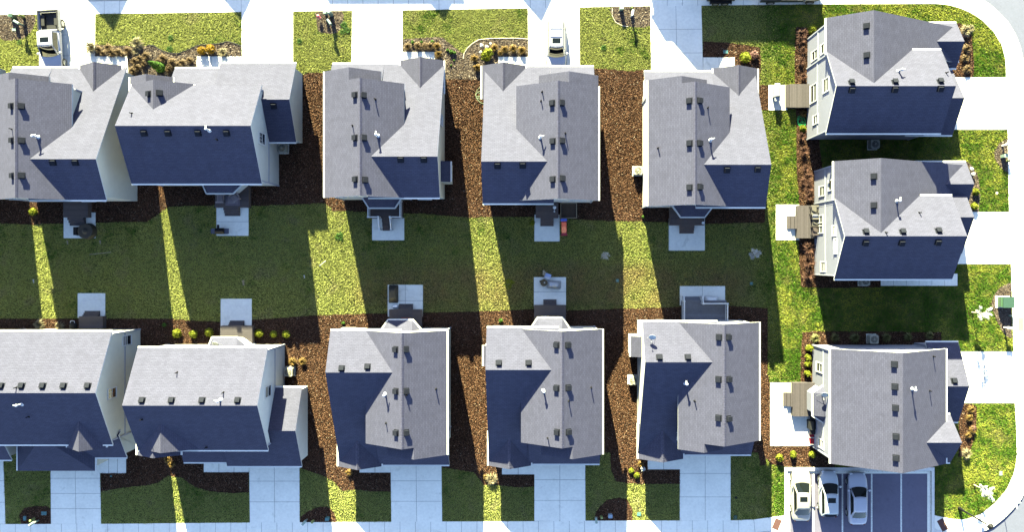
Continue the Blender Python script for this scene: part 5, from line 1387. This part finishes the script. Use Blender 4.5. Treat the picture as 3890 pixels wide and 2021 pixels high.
def tuft(name, mats, n, h, spread, wid, seed, arch=.5):
    rnd = random.Random(seed); mb = MB()
    for i in range(n):
        a = rnd.uniform(0, 6.283); s = spread*rnd.uniform(.25, 1); hh = h*rnd.uniform(.6, 1.1); d = Vector((math.cos(a), math.sin(a), 0)); w = Vector((-d.y, d.x, 0))*wid*.5
        o = d*rnd.uniform(0, spread*.2); m = o + d*s*.55 + Vector((0, 0, hh)); t = o + d*s + Vector((0, 0, hh*(1-arch)))
        mb.add([o - w, o + w, m + w*.8, m - w*.8], [(0, 1, 2, 3)], 0); mb.add([m - w*.8, m + w*.8, t], [(0, 1, 2)], 0)
    return mb.mesh(name, mats, fix=False)
L_GOLD = leaf_mat('gold_leaf', (0.223, 0.124, 0.009), (0.341, 0.205, 0.019)); L_LIME = leaf_mat('lime_leaf', (0.122, 0.150, 0.009), (0.234, 0.243, 0.023)); L_BROWN = leaf_mat('dry_brown', (.085, .055, .028), (.21, .145, .08), .1)
L_STRAW = leaf_mat('straw', (0.216, 0.174, 0.096), (0.348, 0.300, 0.192), .15); L_GREEN = leaf_mat('green_leaf', (0.025, 0.076, 0.010), (0.085, 0.170, 0.025)); L_RED = leaf_mat('red_twig', (.05, .024, .018), (.17, .085, .062), .05)
L_DARK = leaf_mat('dark_blade', (0.013, 0.043, 0.007), (0.043, 0.102, 0.013)); L_WHITE = leaf_mat('white_blossom', (.48, .48, .47), (.80, .80, .78), .2); L_PINK = leaf_mat('pink_leaf', (0.175, 0.080, 0.070), (0.275, 0.160, 0.140))
M_GOLD = leafcloud('gold', [L_GOLD], 420, .09, ball(.36, .33, .36), 1)
M_LIME = leafcloud('lime', [L_LIME], 460, .11, ball(.36, .32, .34, k=.55, lump=.8), 2)
M_LIME2 = leafcloud('lime', [L_LIME], 380, .12, ball(.36, .28, .30, k=.6, lump=.6, seed=4), 3)
M_MOUND = tuft('mound', [L_BROWN], 150, .42, .5, .05, 4, .35)
M_MOUND2 = tuft('mound', [leaf_mat('rust_blade', (.11, .065, .02), (.24, .155, .05), .15)], 160, .42, .45, .05, 5, .3)
M_STRAW = tuft('straw', [L_STRAW], 170, .5, .7, .04, 6, .5)
M_RED = tuft('twigs', [L_RED], 120, .55, .62, .03, 7, .1)
M_GRN = leafcloud('green', [L_GREEN], 200, .08, ball(.2, .2, .2), 8)
M_CLUMP = tuft('clump', [L_DARK], 130, .12, .34, .06, 9, .4)
M_ORN = tuft('ornamental', [leaf_mat('ornamental_blade', (0.112, 0.119, 0.035), (0.294, 0.280, 0.126), .2)], 190, .55, .62, .04, 10, .55)
M_FLW = leafcloud('flowers', [L_WHITE, L_GREEN], 60, .09, ball(.17, .1, .3), 11)
M_PINK = leafcloud('pink', [L_PINK], 200, .09, ball(.3, .25, .28), 12)
KIND = dict(gold=(M_GOLD, 'shrub'), lime=(M_LIME, 'shrub'), lime2=(M_LIME2, 'shrub'), mound=(M_MOUND, 'shrub'), rust=(M_MOUND2, 'shrub'), straw=(M_STRAW, 'ornamental_grass'), red=(M_RED, 'shrub'),
            green=(M_GRN, 'shrub'), clump=(M_CLUMP, 'grass_clump'), orn=(M_ORN, 'ornamental_grass'), flower=(M_FLW, 'flowers'), pink=(M_PINK, 'shrub'))
def plant(kind, sx, sy, label, s=1.0, group=None, h=.3):
    me, nm = KIND[kind]; o = bpy.data.objects.new(nm, me); C.objects.link(o); p = P(sx, sy, h)
    o.location = (p.x, p.y, 0.02); o.rotation_euler.z = random.uniform(0, 6.28); v = random.uniform(.9, 1.1)*s; o.scale = (v, v, v*random.uniform(.9, 1.1))
    return tag(o, label, {'shrub': 'shrub', 'ornamental_grass': 'grass', 'grass_clump': 'grass', 'flowers': 'flowers'}[nm], group)
def row(kind, pts, label, group, s=1.0):
    for p in pts: plant(kind, p[0], p[1], label, s * (p[2] if len(p) > 2 else 1), group)
plant('gold', 768, 192, 'golden round shrub, left one of the pair in the wavy-edged bed', 1.05, 'golden round shrubs')
plant('gold', 802, 187, 'golden round shrub, right one of the pair in the wavy-edged bed', 1.1, 'golden round shrubs')
plant('straw', 846, 198, 'pale straw grass tuft right of the golden shrubs', .8)
plant('straw', 345, 178, 'pale bare straw bush hanging over the driveway beside the white pickup', 1.1)
plant('straw', 520, 165, 'large pale straw grass at the lawn edge of the wavy bed', 1.15)
plant('straw', 515, 190, 'pale straw grass below the large one in the wavy bed', .9)
row('mound', [(372, 186), (388, 200, .8), (412, 182), (425, 200), (447, 196, .8), (486, 192), (462, 205, .7)], 'dry brown shrub in the bed just right of the white pickup driveway', 'dry shrubs beside the pickup driveway')
row('mound', [(510, 232), (530, 222), (555, 212), (545, 240, .8), (620, 222, 1.1), (655, 240, 1.1), (690, 238), (720, 228, .8), (505, 268), (598, 232, .8), (640, 262, .9), (680, 250, .9), (520, 255)], 'dry brown shrub in the bed between the two left walks', 'dry shrubs between the left walks')
row('mound', [(1549, 177), (1588, 175), (1618, 174), (1634, 176)], 'dry tan mound in the row above the third walk', 'tan mounds above the third walk')
plant('rust', 1661, 175, 'orange-brown shrub at the end of the row of tan mounds', .9, 'orange shrubs')
plant('rust', 1666, 204, 'orange-brown shrub at the corner of the third walk', .95, 'orange shrubs')
row('green', [(1567, 158, .7), (1601, 157, .7), (1642, 157, .8)], 'small green sprout above the row of tan mounds', 'green sprouts above the tan mounds')
row('green', [(1700, 187, .7), (1714, 194, .8), (1726, 198, .7)], 'small green sprout in the faded mulch below the curved lawn edge', 'green sprouts below the curved lawn edge')
row('green', [(1724, 227, .5), (1713, 245, .5)], 'tiny green sprout on mulch right of the porch gable', 'tiny sprouts by the porch gable')
plant('lime', 1850, 209, 'large lime shrub in the stone-edged bed left of the white SUV driveway', 1.35)
row('flower', [(1829, 173), (1850, 175), (1862, 164, .8), (1826, 197, .8)], 'small white flowers above the large lime shrub', 'white flowers by the lime shrub')
row('rust', [(1813, 256), (1803, 222), (1878, 182), (1918, 187), (1949, 185), (1983, 190), (1900, 200, .8)], 'rusty brown shrub in the stone-edged bed left of the white SUV driveway', 'rusty shrubs left of the SUV')
plant('lime2', 2831, 217, 'lime shrub in the shaded bed of the house nearest the trailer', 1.2)
plant('pink', 2866, 207, 'reddish shrub right of the lime one, house nearest the trailer', 1.1)
plant('lime2', 3086, 112, 'lime shrub at the wall corner of the upper right house', 1.1)
plant('red', 3045, 130, 'dark bare shrub in shadow at the upper right house', 1.0)
row('red', [(3042, 152, .9), (3052, 190, .7), (3044, 232, .9), (3053, 290, .75)], 'reddish bare shrub along the upper right house wall, above its deck', 'bare shrubs above the top right deck')
plant('rust', 3054, 430, 'orange shrub between the sunlit deck and the green hose', .9)
plant('lime2', 3050, 487, 'lime shrub just below the green hose', .8)
row('red', [(3045, 520, .8), (3054, 575, 1.0), (3062, 640, .85), (3052, 690, .8)], 'reddish bare shrub in the bed between the two upper right decks', 'bare shrubs between the right decks')
row('red', [(3070, 675), (3072, 715), (3075, 745)], 'reddish bare shrub just above the crowded deck', 'bare shrubs above the crowded deck')
row('red', [(3072, 945, 1.2), (3070, 995, 1.2), (3070, 1045, 1.1)], 'reddish bare shrub below the crowded deck', 'bare shrubs below the crowded deck')
for i, (x, y, t) in enumerate(((3097, 1288, 'first from the left, in sun'), (3172, 1285, 'second from the left'), (3248, 1285, 'just left of the air conditioner'), (3366, 1283, 'just right of the air conditioner'), (3452, 1280, 'second from the right'), (3531, 1277, 'last on the right'))):
    plant('orn', x, y, 'ornamental grass in the row above the lower right house, ' + t, .85, 'ornamental grasses in a row')
for x, y, t in ((3074, 1322, 'uppermost of four along the wall'), (3070, 1358, 'second from the top along the wall'), (3069, 1384, 'third from the top along the wall'), (3068, 1419, 'lowest along the wall, just above the deck')):
    plant('lime', x, y, 'bright lime shrub of the lower right house, ' + t, .85, 'bright lime shrubs')
for x, y, t in ((2960, 1740, 'left one of three'), (3014, 1727, 'middle one of three'), (3085, 1729, 'right one of three')):
    plant('lime', x, y, 'bright lime shrub below the white patio, ' + t, .88, 'bright lime shrubs')
for x, y, t in ((671, 1267, 'first from left, in sunlight'), (735, 1270, 'second from left, at the sun edge'), (794, 1263, 'third, just left of the deck')):
    plant('lime2', x, y, 'lime shrub behind the wide bottom-row house, ' + t, 1.0, 'lime shrubs behind the wide house')
for x, y, t in ((985, 1267, 'nearest the deck'), (1038, 1270, 'middle one'), (1087, 1271, 'farthest from the deck')):
    plant('lime2', x, y, 'shaded lime shrub right of the wide house deck, ' + t, .9, 'lime shrubs behind the wide house')
plant('lime2', 126, 804, 'lime grass tuft in the sunlit strip at the far left', .95)
row('straw', [(148, 1235), (225, 1240, .8)], 'dry tan grass in the sunlit mulch behind the lower left house', 'dry grass behind the lower left house')
plant('green', 622, 1235, 'small dark green plant in shaded mulch left of the lime shrubs', 1.0)
row('clump', [(644, 141), (641, 183), (505, 140, .8)], 'dark green grass clump in the wide sunlit top lawn', 'dark clumps in the wide top lawn')
plant('clump', 1135, 153, 'dark green grass clump in the lawn between the second and third driveways', .9)
row('clump', [(1305, 92, 1.2), (1318, 112, 1.1), (1300, 118)], 'dark green grass clump right of the mailbox bed', 'dark clumps right of the mailbox bed')
plant('clump', 2294, 178, 'dark green grass clump in the lawn right of the white SUV', 1.0)
plant('clump', 1287, 898, 'dark green grass clump in the sunlit strip of the middle lawn', 1.4)
plant('clump', 68, 158, 'dark green grass clump in the lawn beside the white pickup', .9)
row('rust', [(3690, 1557), (3684, 1588), (3697, 1635), (3680, 1655, .8)], 'brown shrub in the front bed of the lower right house', 'brown shrubs in the lower right front bed')
plant('pink', 3698, 1628, 'reddish shrub among brown ones in the lower right front bed', .8)
plant('straw', 3672, 1725, 'pale dry grass at the lower end of the lower right front bed', .9)
row('straw', [(3668, 115), (3688, 108, .8)], 'pale dry grass in the front bed of the upper right house', 'dry grass in the upper right front bed')
plant('pink', 3665, 133, 'pinkish shrub in the front bed of the upper right house', .8)
row('mound', [(3672, 185), (3668, 220), (3675, 262)], 'dark brown shrub in the front bed of the upper right house', 'brown shrubs in the upper right front bed')
row('lime2', [(3708, 728, .9), (3702, 783, .9)], 'yellow-green shrub in the front bed of the middle right house', 'shrubs in the middle right front bed')
row('flower', [(3692, 640), (3698, 660)], 'pale flowers in the front bed of the middle right house', 'flowers in the middle right front bed')
plant('rust', 1325, 1796, 'yellow shrub at the porch corner of the third bottom-row house', .95)
plant('straw', 1868, 1822, 'pale dry grass at the porch corner of the fourth bottom-row house', 1.1)
plant('rust', 1845, 1815, 'rusty shrub beside the pale grass, fourth bottom-row house', .8)
plant('rust', 2433, 1765, 'rusty shrub at the porch corner of the fifth bottom-row house', .9)
plant('flower', 2442, 1783, 'cream flowers at the porch corner of the fifth bottom-row house', 1.2)
row('lime2', [(2399, 1790, .6), (2420, 1808, .65)], 'small lime shrub in the sunlit mulch left of the fifth porch', 'small lime shrubs by the fifth porch')
row('rust', [(1148, 1375), (1112, 1376)], 'rusty shrub above the air conditioner beside the white gable wall', 'rusty shrubs above the air conditioner')
row('rust', [(636, 1745, 1.0), (650, 1765, .9)], 'rusty shrub in the sunlit strip below the wide bottom-row porch', 'rusty shrubs below the wide porch')
plant('green', 1303, 1228, 'small green sprout in sunlit mulch left of the third bottom house bay', .7)
plant('green', 1902, 1218, 'green shrub in sunlit mulch left of the fourth bottom house bay', .9)
plant('lime2', 2022, 846, 'yellow-green plant at the left edge of the patio with the red slide', .7)
plant('green', 2444, 823, 'small green shrub at the mulch edge between two top-row houses', .8)
plant('red', 1617, 1213, 'small rusty shrub right of the deck with the rust doormat', .7)

# evergreen, blossom trees, sapling
def evergreen(label, sx, sy, h, r):
    rt = thing('conifer', label, 'tree', tuple(P(sx, sy)), 0, None, local=True)
    def f(q):
        z = q.uniform(.03, 1); a = q.uniform(0, 6.283); rad = r*(1 - z)**.7*q.uniform(.7, 1.05) + .03; return (rad*math.cos(a), rad*math.sin(a), z*h), Vector((math.cos(a), math.sin(a), .5))
    o = bpy.data.objects.new('crown', leafcloud('conifer_crown', [L_GREEN], 1100, .10, f, 21)); C.objects.link(o); o.parent = rt
    m_ = MB(); m_.tube([(0, 0, -.05), (0, 0, h*.8)], .06, 0, 6, .02); m_.build('trunk', BARK, rt)
evergreen('slim upright evergreen in the bed between the two left houses', 613, 258, 2.5, .48)
def small_tree(label, sx, sy, h, r, mat_, seed, n=500, leaf=.11, lean=(0, 0), stem=PALEB, cat='tree', z0=.35, nb=9):
    rt = thing('blossom_tree' if mat_ is L_WHITE else 'sapling', label, 'tree', tuple(P(sx, sy)), 0, None, local=True)
    rnd = random.Random(seed); tr_ = MB(); tips = []
    top = Vector((lean[0], lean[1], h*.8))
    tr_.tube([(0, 0, -.05), tuple(top*.5), tuple(top)], .05, 0, 6, .015)
    for k in range(nb):
        t = rnd.uniform(z0, .95); a = 6.283*k/nb + rnd.uniform(-.3, .3); b = top*t; e = b + Vector((math.cos(a)*r*rnd.uniform(.5, 1), math.sin(a)*r*rnd.uniform(.5, 1), h*rnd.uniform(.12, .28)))
        m = b.lerp(e, .5) + Vector((0, 0, .06)); tr_.tube([tuple(b), tuple(m), tuple(e)], .02, 0, 5, .008); tips += [(m, e), (b.lerp(m, .7), e)]
        c = m + Vector((rnd.uniform(-.3, .3), rnd.uniform(-.3, .3), .15)); tr_.tube([tuple(m), tuple(c)], .012, 0, 4, .006); tips.append((m, c))
    tips.append((top*.8, top + Vector((0, 0, h*.2))))
    tr_.build('trunk', stem, rt)
    def f(q):
        a, b = q.choice(tips); p = a.lerp(b, q.uniform(.35, 1.1)); d = Vector((q.uniform(-1, 1), q.uniform(-1, 1), q.uniform(-.3, 1))); return p + d*.12, d
    o = bpy.data.objects.new('crown', leafcloud('crown', [mat_], n, leaf, f, seed)); C.objects.link(o); o.parent = rt
small_tree('white blossom tree with bare pale trunk on the sunlit corner lawn', 3699, 1842, 2.9, .75, L_WHITE, 31, 1700, .065)
small_tree('white blossom tree above the lowest right-hand driveway, left of the mailbox', 3690, 1186, 3.4, .62, L_WHITE, 32, 1300, .065)
small_tree('white blossom tree in the shaded lawn right of the wide-bay patio', 2850, 965, 2.0, .55, L_WHITE, 33, 900, .065)
small_tree('thin half-bare white tree in the shaded lawn near the sunlit strip', 2297, 972, 1.9, .45, L_WHITE, 34, 300, .06)
small_tree('yellow-green sapling at the sun edge left of the patio with the silver cover', 1934, 1075, 2.2, .5, leaf_mat('yellow_green_leaf', (0.132, 0.168, 0.012), (0.240, 0.264, 0.024)), 35, 330, .09)
for lb, x, y in (('ring of dark mulch round the corner blossom tree', 3699, 1846), ('ring of dark mulch round the blossom tree above the lowest driveway', 3691, 1187)):
    m_ = MB(); m_.prism([(.36*math.cos(.42*k)*(1 + .12*math.sin(k*2.3)), .36*math.sin(.42*k)*(1 + .12*math.cos(k*1.7))) for k in range(15)], 0, .03, 0)
    single(m_, 'mulch_ring', MULCH, lb, 'mulch', tuple(P(x, y, .008)))

# ------------------------------------------------------------------ grass blades and bark chips: uncountable ground cover
import numpy as np
rng = np.random.default_rng(5)
RES = .08; X0, Y0, X1, Y1 = -51., -28., 49., 27.
nx_, ny_ = int((X1-X0)/RES), int((Y1-Y0)/RES)
mask = np.zeros((ny_, nx_), np.uint8)               # 1 lawn, 2 mulch, 3 faded mulch, 0 nothing
def raster(poly, val):
    p = np.array(poly); x0, y0 = p.min(0); x1, y1 = p.max(0)
    i0, i1 = max(0, int((x0-X0)/RES)), min(nx_, int((x1-X0)/RES)+2); j0, j1 = max(0, int((y0-Y0)/RES)), min(ny_, int((y1-Y0)/RES)+2)
    if i1 <= i0 or j1 <= j0: return
    gx, gy = np.meshgrid(X0 + (np.arange(i0, i1)+.5)*RES, Y0 + (np.arange(j0, j1)+.5)*RES); ins = np.zeros(gx.shape, bool)
    for (ax, ay), (bx_, by) in zip(p, np.roll(p, -1, 0)):
        c = (ay > gy) != (by > gy); ins ^= c & (gx < (bx_-ax)*(gy-ay)/(by-ay + 1e-12) + ax)
    mask[j0:j1, i0:i1][ins] = val
raster([P(*q)[:2] for q in lawn_poly], 1)
for o in list(C.objects):
    if o.type == 'MESH' and o.name.startswith('mulch_bed'):
        raster([v.co[:2] for v in o.data.vertices], 3 if o.data.materials[0] == MULCH_P else 2)
for o in list(C.objects):
    if o.type == 'MESH' and o.get('kind') == 'structure' and o.name.split('.')[0] in ('driveway', 'path', 'patio', 'parking_court', 'kerb', 'gutter_pan', 'pavement'):
        for pl in o.data.polygons:
            if abs(pl.normal.z) > .9: raster([o.data.vertices[i].co[:2] for i in pl.vertices], 0)
for hh in list(C.objects):
    if hh.name.split('.')[0] == 'deck':
        for ch in hh.children:
            if ch.name.startswith('skirt'):
                raster([(hh.location + v.co)[:2] for v in ch.data.vertices if v.co.z > 0][:4], 0)
def scatter(val, dens):
    jj, ii = np.nonzero(mask == val); n = int(len(jj)*RES*RES*dens); k = rng.integers(0, len(jj), n)
    return X0 + (ii[k] + rng.random(n))*RES, Y0 + (jj[k] + rng.random(n))*RES
def raw_mesh(name, verts, nv, mats, mi=None):
    n = len(verts)//nv; me = bpy.data.meshes.new(name); me.vertices.add(len(verts)); me.vertices.foreach_set('co', verts.astype(np.float32).ravel())
    me.loops.add(n*nv); me.loops.foreach_set('vertex_index', np.arange(n*nv, dtype=np.int32)); me.polygons.add(n)
    me.polygons.foreach_set('loop_start', (np.arange(n)*nv).astype(np.int32))
    for m in mats: me.materials.append(m)
    if mi is not None: me.polygons.foreach_set('material_index', mi.astype(np.int32))
    me.update(); me.validate()
    o = bpy.data.objects.new(name, me); C.objects.link(o); o['kind'] = 'stuff'; return o
def blade_mat(name, src, gain=1.0):
    """the lawn's own colour without its bump, thin and slightly translucent"""
    m = src.copy(); m.name = name; nt = m.node_tree; b = nt.nodes['Principled BSDF']
    for l in list(b.inputs['Normal'].links): nt.links.remove(l)
    c = b.inputs['Base Color'].links[0].from_socket
    gi = nt.nodes.new('ShaderNodeNewGeometry'); v = ramp(nt, gi.outputs['Random Per Island'], [(0, (.88*gain,)*3), (1, (1.10*gain,)*3)]); c = mix(nt, 1.0, c, v, 'MULTIPLY'); nt.links.new(c, b.inputs['Base Color'])
    tr = nt.nodes.new('ShaderNodeBsdfTranslucent'); nt.links.new(c, tr.inputs[0]); ms = nt.nodes.new('ShaderNodeMixShader'); ms.inputs[0].default_value = .3
    nt.links.new(b.outputs[0], ms.inputs[1]); nt.links.new(tr.outputs[0], ms.inputs[2]); nt.links.new(ms.outputs[0], nt.nodes['Material Output'].inputs[0])
    return m
gx, gy = scatter(1, GRASS_DENS)
n = len(gx); a = rng.random(n)*6.283; h = .06 + .09*rng.random(n); w = .022 + .022*rng.random(n); ln = .02 + .07*rng.random(n); la = rng.random(n)*6.283
V_ = np.zeros((n, 3, 3)); V_[:, 0, 0] = gx - w*np.cos(a); V_[:, 0, 1] = gy - w*np.sin(a); V_[:, 1, 0] = gx + w*np.cos(a); V_[:, 1, 1] = gy + w*np.sin(a)
V_[:, 2, 0] = gx + ln*np.cos(la); V_[:, 2, 1] = gy + ln*np.sin(la); V_[:, 2, 2] = h
mi = (gx + rng.normal(0, 1.1, n) > XW(2905)).astype(int)
gr = raw_mesh('grass', V_.reshape(-1, 3), 3, [blade_mat('grass_blade', GRASS, 4.1), blade_mat('grass_blade_green', GRASS_G, 3.9)], mi)
tag(gr, 'short yellow-green grass blades covering the lawns', 'grass')
def chips(val, dens, cols, label, hide=.02):
    gx, gy = scatter(val, dens); n = len(gx); a = rng.random(n)*6.283; t = rng.normal(0, .85, n); L_ = .018 + .04*rng.random(n); W_ = .010 + .014*rng.random(n); z = .05 + .03*rng.random(n)
    u = np.stack([np.cos(a)*np.cos(t), np.sin(a)*np.cos(t), np.sin(t)], 1)*L_[:, None]; r2 = rng.normal(0, .95, n)
    v = np.stack([-np.sin(a)*np.cos(r2), np.cos(a)*np.cos(r2), np.sin(r2)], 1)*W_[:, None]; c = np.stack([gx, gy, z], 1)
    V_ = np.stack([c-u-v, c+u-v, c+u+v, c-u+v], 1)
    m, nt, b = newmat('bark_chip'); gi = nt.nodes.new('ShaderNodeNewGeometry'); cc = ramp(nt, gi.outputs['Random Per Island'], cols); nt.links.new(cc, b.inputs['Base Color']); b.inputs['Roughness'].default_value = .9; b.inputs['Specular IOR Level'].default_value = .15
    tag(raw_mesh('bark_chips', V_.reshape(-1, 3), 4, [m]), label, 'bark mulch')
chips(2, 420, [(0, (.022, .011, .008)), (.4, (.088, .041, .024)), (.8, (.185, .094, .056)), (.97, (.25, .15, .10)), (1, (.42, .35, .28))], 'brown bark chips covering the beds between the houses')
chips(3, 400, [(0, (.055, .038, .03)), (.4, (.13, .095, .073)), (.75, (.21, .16, .125)), (.93, (.30, .24, .19)), (1, (.45, .39, .33))], 'faded pale bark chips covering the front beds and mailbox beds')
